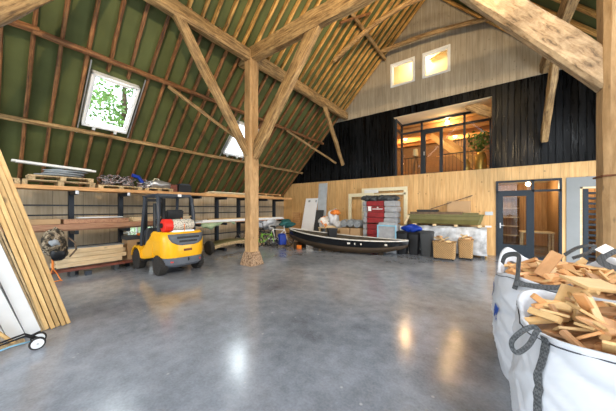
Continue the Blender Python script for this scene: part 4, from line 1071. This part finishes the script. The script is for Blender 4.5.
onebox('bow_trestle', 'dark trestle beam under the raised bow of the boat', 'trestle', (-6.25, 7.9, .13), (.1, .7, .26), 'boatwood')
e = thing('black_bucket', 'black crate standing inside the middle of the boat', 'crate', (-4.85, 8.1, .40))
MB().lathe([(.18, 0), (.23, .40), (.25, .41), (.25, .45), (.22, .45)], n=4).build('crate_body', 'black', e)

# ------------------------------------------------------------------ goods at the back wall
def leanY(name, label, cat, x0_, x1_, yb, yt, H_, th, mat, group=None):
    """panel leaning against the back wall: base at y=yb, top at y=yt"""
    L_ = math.hypot(H_, yt-yb)
    o = MB().box((0, 0, 0), (x1_-x0_, th, L_)).build(name, mat, bevel=.005)
    o.location = ((x0_+x1_)/2, (yb+yt)/2, H_/2+.02); o.rotation_euler = (-math.atan2(yt-yb, H_), 0, 0)
    return tag(o, label, cat, group)
w_ = leanY('white_door_panel', 'white door panel leaning on the pine wall at the left', 'panel', -7.75, -7.0, 9.75, 10.32, 2.1, .045, 'whitepanel')
MB().box((-.12, -.03, .93), (.12, .02, .1)).box((.3, -.03, .93), (.06, .02, .12)).build('hinge_plate', 'greysheet', w_)
leanY('grey_tall_board', 'tall narrow blue-grey board standing against the pine wall', 'board', -7.02, -6.52, 10.2, 10.44, 2.85, .05, 'bluegrey')
leanY('dark_board', 'dark slate-grey panel leaning before the tall grey board', 'panel', -6.98, -6.55, 9.8, 10.15, 1.5, .05, 'darkgrey')
onebox('wooden_board', 'small orange-brown wooden board standing behind the bicycles', 'board', (-8.15, 10.0, .7), (.5, .05, 1.4), 'shelf')
# table with bags
e = thing('work_table', 'wooden table carrying the white and orange bags behind the boat', 'table', (-5.6, 9.7, 0))
MB().box((0, 0, .72), (1.5, .7, .05)).build('table_top', 'pallet', e, bevel=.005)
for sx in (-1, 1):
    for sy in (-1, 1): MB().box((sx*.68, sy*.3, .35), (.07, .07, .70)).build('leg', 'pallet', e)
def sack(label, loc, r, mat, seed, name='bag'):
    return tag(MB().blob((0, 0, 0), r, seed, .35, 22, 12).build(name, mat, loc=loc, smooth=True), label, 'bag')
M['sackmix'] = mottled('printed_white_sack', [(.75, .25, .05), (.74, .73, .70), (.66, .65, .64), (.80, .78, .76), (.25, .3, .3)], 5, .6)
sack('large white bag with orange print at the left of the table', (-6.05, 9.5, .98), (.3, .24, .23), 'sackmix', 51)
sack('white plastic bag with an orange top in the middle of the table', (-5.65, 9.55, 1.12), (.26, .22, .36), 'fabricwhite', 52)
sack('orange bag lying on top of the white bags', (-5.52, 9.5, 1.42), (.19, .16, .12), 'orange', 53)
sack('small white bag at the right of the table', (-5.3, 9.45, .88), (.18, .15, .14), 'fabricwhite', 54)
onebox('flat_carton', 'flat pale carton at the front edge of the table', 'box', (-5.75, 9.42, .79), (.8, .1, .09), 'lumber')
for k in range(3):
    o = MB().tube([(0, -.3, 0), (0, -.1, .02), (0, .1, -.01), (0, .3, 0)], [.15, .17, .16, .14], 14).build('pipe_section', 'insul', loc=(-4.95+.3*k, 9.5, .97+.02*(k % 2)), smooth='auto')
    tag(o, f'grey insulated pipe roll lying on the cartons, {["left one", "middle one", "right one"][k]} beside the red stack', 'pipe', 'grey pipe rolls')
for k in range(2): carton(['left', 'right'][k]+' brown carton under the grey pipe rolls', 9.2, 9.8, -5.12+.46*k+.02, -4.68+.46*k, 0, .79, 'cartons under the pipe rolls')
# timber frames leaning on the wall
def wframe(name, label, x0_, x1_, z1_, t, y_, extra=None, mat='cream', z0_=.0, bottom=True):
    e = thing(name, label, 'frame', (x0_, y_, 0))
    for x in (0, x1_-x0_-t): MB().b2((x, 0, z0_), (x+t, .07, z1_)).build('stile', mat, e, bevel=.004)
    MB().b2((t, 0, z1_-t), (x1_-x0_-t, .07, z1_)).build('head_rail', mat, e, bevel=.004)
    if bottom: MB().b2((t, 0, z0_), (x1_-x0_-t, .07, z0_+t)).build('bottom_rail', mat, e, bevel=.004)
    if extra: extra(e)
    return e
wframe('window_casing', 'small cream frame leaning on the pine wall left of the red stack', -5.2, -4.0, 2.27, .15, 10.12)
def ex(e):
    MB().b2((.13, 0, 2.17), (1.9, .05, 2.24)).build('middle_rail', 'cream', e)
    MB().b2((.13, -.01, 2.28), (.75, .06, 2.42)).build('white_board', 'foamwhite', e)
wframe('window_casing', 'large cream frame standing on the pine wall behind the red stack', -4.63, -2.67, 2.49, .14, 10.30, ex)
# red stack
rs = thing('sack_pallet', 'tall stack of red and grey wrapped sacks with dark lumps on top', 'pallet stack', (-3.45, 9.62, 0))
MB().b2((-.66, -.36, 0), (.66, .36, .12)).build('pallet_base', 'pallet', rs, bevel=.005)
g = random.Random(5)
for k in range(8):
    z = .13+k*.218+(.03 if k > 3 else 0)
    for j, (xa, xb, mt) in enumerate(((-.66, -.5, 'greywrap'), (-.5, .2, 'redwrap'), (.2, .62, 'greywrap'))):
        dx = g.uniform(-.02, .02)
        MB().b2((xa+dx, -.35+g.uniform(-.02, .02), z), (xb+dx, .35, z+.205)).build('sack', mt, rs, smooth=False, bevel=.022)
MB().b2((-.43, -.385, 1.50), (-.30, -.37, 1.68)).build('white_label', 'labelwhite', rs)
txm = MB()
for i in range(9): txm.b2((-.24+i*.045, -.385, 1.56), (-.215+i*.045, -.372, 1.60))
txm.prism([(-.08, 1.62), (0.0, 1.62), (-.04, 1.68)], 'Y', -.385, -.372).build('white_print', 'labelwhite', rs)
tp_ = MB()
for i in range(30): tp_.blob((-.58+1.1*i/29, g.uniform(-.28, .2), 1.97+g.uniform(0, .05)), (.17, .14, .09), i, .4, 10, 6)
tp_.build('dark_lumps', 'darkgrey', rs)
# plastic crate with light blue edges
e = thing('plastic_crate', 'clear plastic container with light blue edges before the red stack', 'crate', (-3.02, 9.05, 0))
MB().loft([lp(.34, .17, .03, 0, .0), lp(.36, .18, .03, 0, .98)]).build('crate_body', 'greywrap', e, smooth='auto')
frame4(MB(), -.35, .35, .1, 1.0, .05, -.2, -.165).build('crate_edge', 'lightblue', e, bevel=.006)
MB().box((0, 0, 1.03), (.66, .34, .12), taper=.9).build('crate_lid', 'greywrap', e, bevel=.015)
onebox('white_carton', 'plain white box between the red stack and the bins', 'box', (-2.5, 9.4, .48), (.32, .3, .96), 'foamwhite')
onebox('wooden_wedge', 'short light wooden wedge leaning right of the red stack', 'wedge', (-2.5, 9.6, 1.2), (.08, .05, .36), 'lumber', ry=.4)

# plastic-wrapped long stack with green hull
ws = thing('wrapped_stack', 'long low stack wrapped in shiny clear film under the green hull', 'stack', (-1.3, 9.98, 0))
m = MB(); lp_ = []; g = random.Random(8)
for i in range(15):
    x = -1.2+2.42*i/14; q = []
    for (yy, zz) in ((-.33, .08), (-.36, .3), (-.35, .6), (-.33, .92), (-.25, .98), (.3, .98), (.34, .9), (.34, .08)):
        q.append((x+g.uniform(-.02, .02), yy+g.uniform(-.03, .03), max(.02, zz+g.uniform(-.015, .015))))
    lp_.append(q)
m.loft(lp_); m.build('film_wrap', 'clear', ws, smooth='auto')
for k in range(4): MB().b2((-1.1+k*.72, -.34, 0), (-1.0+k*.72, .34, .08)).build('bearer', 'darkgrey', ws)
bh = thing('green_hull', 'olive green trough-shaped boat hull lying on the film-wrapped stack', 'hull', (-1.3, 9.95, 1.06))
def hl(t, w_, z, e_): return [(-1.12-e_, -w_, z), (1.02+e_, -w_, z), (1.10+e_, 0, z), (1.02+e_, w_, z), (-1.12-e_, w_, z), (-1.2-e_, 0, z)]
MB().loft([hl(0, .24, 0, -.06), hl(0, .30, .13, -.01), hl(0, .32, .15, .0), hl(0, .33, .28, .03), hl(0, .36, .29, .05), hl(0, .36, .34, .05)]).build('hull_shell', 'olive', bh, bevel=.008)
MB().b2((-1.1, -.30, .34), (.55, .2, .42)).build('dark_plank', 'bark', bh)
MB().b2((-.9, -.2, .42), (-.2, .2, .50)).build('dark_bag', 'black', bh, bevel=.02)
MB().b2((.55, -.2, .34), (1.0, .2, .39)).build('olive_board', 'olive', bh)
for k in range(4):
    onebox('cross_bearer', f'pale cross bearer under the green hull, {["leftmost", "second from left", "third from left", "rightmost"][k]}', 'bearer', (-2.25+k*.66, 9.93, 1.02), (.09, .7, .07), 'lumber', 'cross bearers under the green hull')
carton('brown carton behind the green hull at its right half', 10.15, 10.45, -1.25, -.55, 1.0, 1.86)
tag(board('wooden_stick', (-1.75, 9.9, 1.58), (-.5, 10.42, 2.06), .03, .03, 'bark'), 'thin stick slanting up from the green hull against the pine wall', 'stick')
# bins
def bin_(label, x, y, s=1., mat='black'):
    e = thing('waste_bin', label, 'bin', (x, y, 0), group='dark bins behind the boat')
    q = lambda h_, z: [(p[0], p[1], z) for p in rrect(h_, h_, .06)]
    MB().loft([q(.15*s, 0), q(.155*s, .05), q(.19*s, .72*s)]).build('bin_body', mat, e, smooth='auto')
    MB().loft([q(.20*s, .72*s), q(.205*s, .75*s), q(.17*s, .80*s)]).build('bin_lid', mat, e, smooth='auto')
    MB().tube([(-.1, -.2*s, .72*s), (-.09, -.235*s, .76*s), (.09, -.235*s, .76*s), (.1, -.2*s, .72*s)], .01, 6).build('handle', mat, e)
    return e
bin_('dark bin at the right tip of the boat, left one of three', -2.5, 9.05, 1, 'black')
bin_('dark bin in the middle under the blue bag', -2.13, 9.13, .98, 'black')
bin_('dark grey bin next to the wicker baskets', -1.72, 9.1, 1.05, 'darkgrey')
sack('crumpled bright blue plastic bag on the dark bins', (-2.2, 9.12, .9), (.3, .18, .13), 'blue', 71, 'plastic_bag')
# wicker baskets
def basket(label, x, y, w_, d_, h_, seed, n):
    e = thing('wicker_basket', label, 'basket', (x, y, .05), group='wicker baskets filled with wood')
    q = lambda a, b, z: [(p[0], p[1], z) for p in rrect(a, b, .04)]
    MB().loft([q(w_/2-.02, d_/2-.02, 0), q(w_/2, d_/2, h_), q(w_/2-.02, d_/2-.02, h_), q(w_/2-.045, d_/2-.045, .03)]).build('basket_body', 'wicker', e, smooth='auto')
    MB().tube([(p[0], p[1], h_) for p in rrect(w_/2, d_/2, .04)], .018, 6, closed=True).build('basket_rim', 'wicker', e, smooth=True)
    for sx in (-1, 1):
        for sy in (-1, 1): MB().lathe([(.025, -.05), (.03, -.02), (.025, .01)], c=(sx*(w_/2-.06), sy*(d_/2-.06), 0), n=10).build('caster', 'black', e)
    g = random.Random(seed)
    for k in range(n):
        px_, py_ = x+g.uniform(-w_*.3, w_*.3), y+g.uniform(-d_*.28, d_*.28); a = g.uniform(0, PI)
        z = .05+h_-.03+k*.014
        l_ = g.uniform(.12, .26); o = MB().box((0, 0, 0), (l_, g.uniform(.04, .09), g.uniform(.02, .05))).build('firewood_piece', g.choice(['offcut', 'offcut2', 'pallet']), loc=(px_, py_, z), bevel=.004)
        o.rotation_euler = (g.uniform(-.3, .3), g.uniform(-.35, .35), a)
        tag(o, 'wood piece lying in '+('the larger front' if w_ > .5 else 'the smaller rear')+' wicker basket', 'wood', 'wood pieces in the '+('larger' if w_ > .5 else 'smaller')+' basket')
    MB().loft([q(w_/2-.05, d_/2-.05, .05), q(w_/2-.05, d_/2-.05, h_-.07)]).build('wood_fill', 'offcut', e)
basket('large wicker basket full of wood at the front right of the bins', -1.16, 8.82, .62, .42, .50, 4, 14)
basket('smaller wicker basket full of wood before the film-wrapped stack', -.62, 9.28, .40, .42, .56, 5, 12)
e = tag(MB().blob((0, 0, 0), (.05, .05, .05), 2, .1).build('yellow_ball', 'yellow', loc=(-.12, 9.95, .05), smooth=True), 'small yellow ball on the floor by the wrapped stack', 'ball')

# ------------------------------------------------------------------ bags of offcuts
def superel(a, ex):
    c, s_ = math.cos(a), math.sin(a)
    k = (abs(c)**ex+abs(s_)**ex)**(-1/ex); return c*k, s_*k
def rim_z(cfg, a):
    base = cfg['rim']; c4_ = abs(math.sin(2*a))
    return base + cfg['ear']*(c4_**6)*(1 if math.sin(a) > 0 else .2) + .02*math.sin(3*a+cfg['ph'])
def bagpt(cfg, a, t, push=0):
    """t: 0 floor .. 1 rim"""
    x, y = superel(a, 3.4)
    zr_ = rim_z(cfg, a); z = zr_*t
    bul = 1+.07*math.sin(PI*min(1, t*1.05))-.03*(1-t)**3 - .035*math.exp(-((t-.62)/.05)**2)*abs(math.sin(a*1.5+cfg['ph']))
    def fold(q): v = 1-abs(math.sin(q)); return v*v*v
    wr = .014*fold(2.5*a+5*t+cfg['ph'])+.010*fold(9*t-3*a+2*cfg['ph'])-.012*fold(13*t+4*a*1.0+.6*math.sin(5*a))+.007*fold(11*a-6*t)-.006*fold(19*t+9*a)
    wr *= min(1, t*5)*(.5+.5*min(1, (1-t)*6))
    return Vector((x*(cfg['hx']*bul+wr+push), y*(cfg['hy']*bul+wr+push), z))
def bigbag(label, cx, cy, cfg, group=None):
    e = thing('bulk_bag', label, 'bag', (cx, cy, 0), cfg.get('rz', 0))
    n, L_ = 168, 64; m = MB(); loops = []
    for j in range(L_+1):
        t = j/L_; loops.append([bagpt(cfg, 2*PI*i/n, t) for i in range(n)])
    # fold over and go inside
    for dz_, k in ((-.005, -.022), (-.06, -.035), (-.16, -.045)):
        loops.append([bagpt(cfg, 2*PI*i/n, 1, k)+Vector((0, 0, dz_)) for i in range(n)])
    m.loft(loops, cap=(True, False)); m.build('bag_body', 'fabricwhite', e, smooth=True)
    MB().tube([bagpt(cfg, 2*PI*i/n, 1, .002)+Vector((0, 0, -.03)) for i in range(n)], .0035, 5, closed=True).build('hem_stitching', 'stitch', e)
    # inner fill
    fi = MB(); fl = []
    for r_, dz_ in ((.93, -.10), (.7, -.02+cfg['hp']*.4), (.4, cfg['hp']*.75), (.12, cfg['hp']*.9)):
        fl.append([Vector((superel(2*PI*i/24, 3)[0]*cfg['hx']*r_, superel(2*PI*i/24, 3)[1]*cfg['hy']*r_, cfg['rim']+dz_-.05)) for i in range(24)])
    fi.loft(fl, cap=(False, True)); fi.build('wood_fill', 'offcut3', e)
    return e
def ribbon(pts, w_, n_dir, th=.006):
    """flat strap along pts; n_dir list of normals"""
    loops = []
    for i, p in enumerate(pts):
        p = Vector(p); a = Vector(pts[max(0, i-1)]); b = Vector(pts[min(len(pts)-1, i+1)]); t = (b-a).normalized()
        nn = Vector(n_dir[i]).normalized(); s_ = t.cross(nn).normalized()*w_/2; nn = nn*th/2
        loops.append([p-s_-nn, p+s_-nn, p+s_+nn, p-s_+nn])
    return MB().loft(loops)
def side_strap(cfg, e, a0, wob=.0, t0=0.02, t1=1., w_=.05, a1=None):
    pts = []; ns = []
    for i in range(30):
        t = t1+(t0-t1)*i/29; a = a0+((a1 if a1 is not None else a0)-a0)*i/29+wob*math.sin(i*.55)
        p = bagpt(cfg, a, t, .010); pts.append(p); x, y = superel(a, 3.4)
        q1 = bagpt(cfg, a+.03, t); q2 = bagpt(cfg, a-.03, t); tn = (q1-q2).normalized(); ns.append(tn.cross(Vector((0, 0, 1))))
    return ribbon(pts, w_, ns).build('strap', 'strap', e)
def smoothpts(pts, sub=6):
    P = [Vector(p) for p in pts]; out = []
    for i in range(len(P)-1):
        p0 = P[max(0, i-1)]; p1 = P[i]; p2 = P[i+1]; p3 = P[min(len(P)-1, i+2)]
        for k in range(sub):
            t = k/sub; out.append(.5*((2*p1)+(-p0+p2)*t+(2*p0-5*p1+4*p2-p3)*t*t+(-p0+3*p1-3*p2+p3)*t**3))
    out.append(P[-1]); return out
def loop_strap(e, pts, w_, n):
    q = smoothpts(pts); return ribbon(q, w_, [n]*len(q)).build('lifting_loop', 'strap', e)

cf = dict(hx=.51, hy=.47, rim=.965, ear=.02, ph=.6, hp=.09)
cr = dict(hx=.52, hy=.62, rim=.95, ear=.17, ph=2.1, hp=.10)
FB = (.66, 2.06); RB = (.585, 3.38)
bagf = bigbag('white bulk bag heaped with wood offcuts nearest the camera', *FB, cf)
bagr = bigbag('white bulk bag with blue lettering behind the nearest bag', *RB, cr)

def text(body, size, mat, parent, M4, ext=.0015):
    cu = bpy.data.curves.new('lettering', 'FONT'); cu.body = body; cu.size = size; cu.extrude = ext; cu.offset = size*.03; cu.align_x = 'CENTER'
    o = bpy.data.objects.new('tmp', cu); col.objects.link(o)
    dg = bpy.context.evaluated_depsgraph_get(); me = bpy.data.meshes.new_from_object(o.evaluated_get(dg))
    bpy.data.objects.remove(o)
    t = bpy.data.objects.new('lettering', me); col.objects.link(t); me.materials.clear(); me.materials.append(M[mat]); t.parent = parent; t.matrix_basis = M4
    return t
# text on the left (-X) side of the rear bag; reads from far to near
def sideM(y, z, x, rz_=0):
    return Matrix.Translation((x, y, z)) @ Matrix(((0, 0, -1), (-1, 0, 0), (0, 1, 0))).to_4x4() @ Matrix.Rotation(rz_, 4, 'Z')
def wrap_text(body, size, y, z, roll):
    o = text(body, size, 'bluetext', bagr, Matrix(), .0)
    c_, s_ = math.cos(roll), math.sin(roll)
    for v in o.data.vertices:
        u_, w_ = v.co.x*c_-v.co.y*s_, v.co.x*s_+v.co.y*c_
        yy, zz = y-u_, z+w_
        lo_, hi_ = PI/2+.1, 3*PI/2-.1
        for _ in range(30):
            a = (lo_+hi_)/2; p = bagpt(cr, a, zz/rim_z(cr, a))
            if p.y > yy: lo_ = a
            else: hi_ = a
        v.co = (p.x-.004, yy, zz)
wrap_text('RV', .19, .22, .60, .05)
wrap_text('AK', .17, -.24, .52, -.08)

# heap of individual offcuts
def heap(B, cfg, n, seed, lab, group):
    g = random.Random(seed)
    for k in range(n):
        f = k/n
        a = g.uniform(0, 2*PI); r_ = math.sqrt(g.uniform(0, 1))*.84
        x, y = superel(a, 3); x *= cfg['hx']*r_; y *= cfg['hy']*r_
        z = cfg['rim']-.07+cfg['hp']*(1-r_**1.8)+f*.07
        kind = g.random()
        if kind < .4: d = (g.uniform(.14, .28), g.uniform(.03, .06), g.uniform(.012, .03))
        elif kind < .9: d = (g.uniform(.10, .22), g.uniform(.08, .15), .014)
        else: d = (g.uniform(.2, .36), .035, .035)
        if r_ > .62: d = (d[0]*.7, d[1]*.8, d[2])
        o = MB().box((0, 0, 0), d).build('wood_offcut', g.choices(['offcut', 'offcut2', 'offcut3'], (5, 4, 2))[0], bevel=.002)
        o.location = (B[0]+x, B[1]+y, z)
        o.rotation_euler = (g.gauss(0, .45), g.gauss(0, .4), g.uniform(0, PI))
        tag(o, lab, 'wood offcut', group)
heap(FB, cf, 110, 21, 'wood offcut lying loose in the heap of the nearest bulk bag', 'wood offcuts in the nearest bag')
heap(RB, cr, 110, 22, 'wood offcut lying loose in the heap of the bulk bag farther back', 'wood offcuts in the rear bag')
def offc(label, loc, d, rot, mat):
    o = MB().box((0, 0, 0), d).build('wood_offcut', mat, bevel=.003, loc=loc); o.rotation_euler = rot; return tag(o, label, 'wood offcut')
offc('large square pale board lying on top of the nearest heap', (.52, 2.28, 1.13), (.24, .20, .018), (.12, .1, .5), 'offcut2')
offc('long white-faced board lying at the right of the nearest heap', (.72, 2.02, 1.10), (.34, .11, .02), (.1, -.05, -.3), 'whitepanel')
offc('upright orange-brown block leaning in the rear heap', (.42, 3.05, 1.10), (.25, .09, .03), (.9, -1.0, .4), 'offcut')
offc('wide reddish board at the front edge of the nearest heap', (.46, 1.86, 1.02), (.2, .13, .015), (.25, .1, .9), 'offcut')

# straps
side_strap(cf, bagf, math.radians(222), wob=.012, t1=.995, w_=.036)
def W(e, pts): return [Vector(p)-e.location for p in pts]
loop_strap(bagf, W(bagf, [(0.19, 1.6, 1.01), (0.17, 1.6, 1.03), (0.13, 1.6, 1.0), (0.09, 1.6, 0.94), (0.09, 1.6, 0.9), (0.11, 1.59, 0.89), (0.15, 1.59, 0.94), (0.18, 1.59, 1.02)]), .022, (-.6, -.7, .2))
loop_strap(bagr, W(bagr, [(.10, 3.2, 1.04), (.12, 3.15, 1.12), (.17, 3.08, 1.16), (.21, 2.98, 1.165), (.205, 2.90, 1.09), (.19, 2.80, .99), (.17, 2.78, .90)]), .045, (-.75, -.65, .1))
loop_strap(bagr, W(bagr, [(.17, 2.77, .955), (.27, 2.745, .96), (.36, 2.74, .965), (.47, 2.745, .98), (.52, 2.78, .995)]), .04, (-.1, -.8, .55))
q1 = bagpt(cr, math.radians(40), 1, .0)
loop_strap(bagr, [q1+Vector((-.38, .02, .0)), q1+Vector((-.28, -.02, .1)), q1+Vector((-.18, -.06, .13)), q1+Vector((-.22, -.08, .06)), q1+Vector((-.33, -.04, -.02))], .035, (0, -.8, .6))
loop_strap(bagr, [q1+Vector((-.02, -.25, .12)), q1+Vector((-.12, -.28, .10)), q1+Vector((-.2, -.34, .02)), q1+Vector((-.1, -.42, -.03)), q1+Vector((.1, -.45, .03))], .06, (-.3, -.6, .7))
o = MB().box((0, 0, 0), (.10, .07, .005)).build('bag_label', 'labelwhite', bagr, loc=q1+Vector((-.17, -.3, .13)), bevel=.001); o.rotation_euler = (.6, -.6, .4)

# ------------------------------------------------------------------ outside tree
tr = thing('tree', 'leafy green tree outside seen through the skylight', 'tree', (-15.5, 4.6, 0))
MB().tube([(0, 0, 0), (.1, 0, 3), (0, .1, 6), (.2, 0, 8)], [.3, .25, .18, .08], 8).build('trunk', 'bark', tr)
lf_ = MB(); g = random.Random(77)
for i in range(5200):
    a = g.uniform(0, 6.28); ph = math.acos(g.uniform(-1, 1)); r_ = g.uniform(.5, 1)
    c = Vector((2.3*r_*math.sin(ph)*math.cos(a), 4.2*r_*math.sin(ph)*math.sin(a)+1.5, 7.3+2.6*r_*math.cos(ph)))
    k = math.sin(c.x*2.1+1)*math.sin(c.y*1.9)*math.sin(c.z*2.3+2)
    if k < -.05: continue
    d1_ = Vector((g.uniform(-1, 1), g.uniform(-1, 1), g.uniform(-1, 1))).normalized()*.11; d2_ = d1_.cross(Vector((g.uniform(-1, 1), .3, g.uniform(-1, 1)))).normalized()*.07
    lf_.add([c-d1_, c+d2_, c+d1_, c-d2_], [(0, 1, 2, 3)])
lf_.build('foliage', 'treeleaf', tr)

# ------------------------------------------------------------------ light, world, camera
wd = bpy.data.worlds.new('World'); sc.world = wd; wd.use_nodes = True
bgn = wd.node_tree.nodes['Background']; bgn.inputs[0].default_value = (.83, .91, 1, 1); bgn.inputs[1].default_value = 3.6
def area(name, loc, rot, sx, sy, e_, color):
    ld = bpy.data.lights.new(name, 'AREA'); ld.shape = 'RECTANGLE'; ld.size = sx; ld.size_y = sy; ld.energy = e_; ld.color = color
    lo = bpy.data.objects.new(name, ld); col.objects.link(lo); lo.location = loc; lo.rotation_euler = rot; return lo
area('barn_door_daylight', (-2.9, BY0-.25, 1.75), (PI/2, 0, 0), 10.4, 3.3, 300, (.93, .97, 1))
area('side_opening_daylight', (BX1+.25, 7.45, 1.35), (0, PI/2, 0), 2.5, 4.8, 430, (.95, .97, 1))
for a, b in ADDED_RSK:  # area lamps over the added roof openings, brightening the floor from above
    lo = area('roof_area_light', Vector((2.65, (a+b)/2, zr(2.65)))+Vector((1.08, 0, 1)).normalized()*.3, (0, 0, 0), 1.9, 1.2, 130, (.88, .94, 1))
    lo.data.energy = 70 if -.5 < a < 3 else 300
    lo.rotation_euler = Vector((-1.08, 0, -1)).to_track_quat('-Z', 'Y').to_euler()
for a, b in SKY:
    lo = area('roof_area_light', Vector((-7.54, (a+b)/2, zl(-7.54)))+Vector((-1, 0, 1)).normalized()*.55, (0, 0, 0), 1.1, .8, 60, (.88, .94, 1))
    lo.rotation_euler = Vector((1, 0, -1)).to_track_quat('-Z', 'Y').to_euler()

cam = bpy.data.cameras.new('Camera'); co = bpy.data.objects.new('Camera', cam); col.objects.link(co); sc.camera = co
co.location = (0, 0, 1.6); co.rotation_euler = (PI/2, 0, math.radians(36.5))
cam.sensor_width = 36; cam.lens = 246*36/616; cam.shift_y = 3/616; cam.clip_start = .05; cam.clip_end = 200
vs = sc.view_settings; vs.view_transform = 'Standard'; vs.look = 'None'; vs.exposure = 0.08; vs.gamma = 1; vs.use_curve_mapping = False
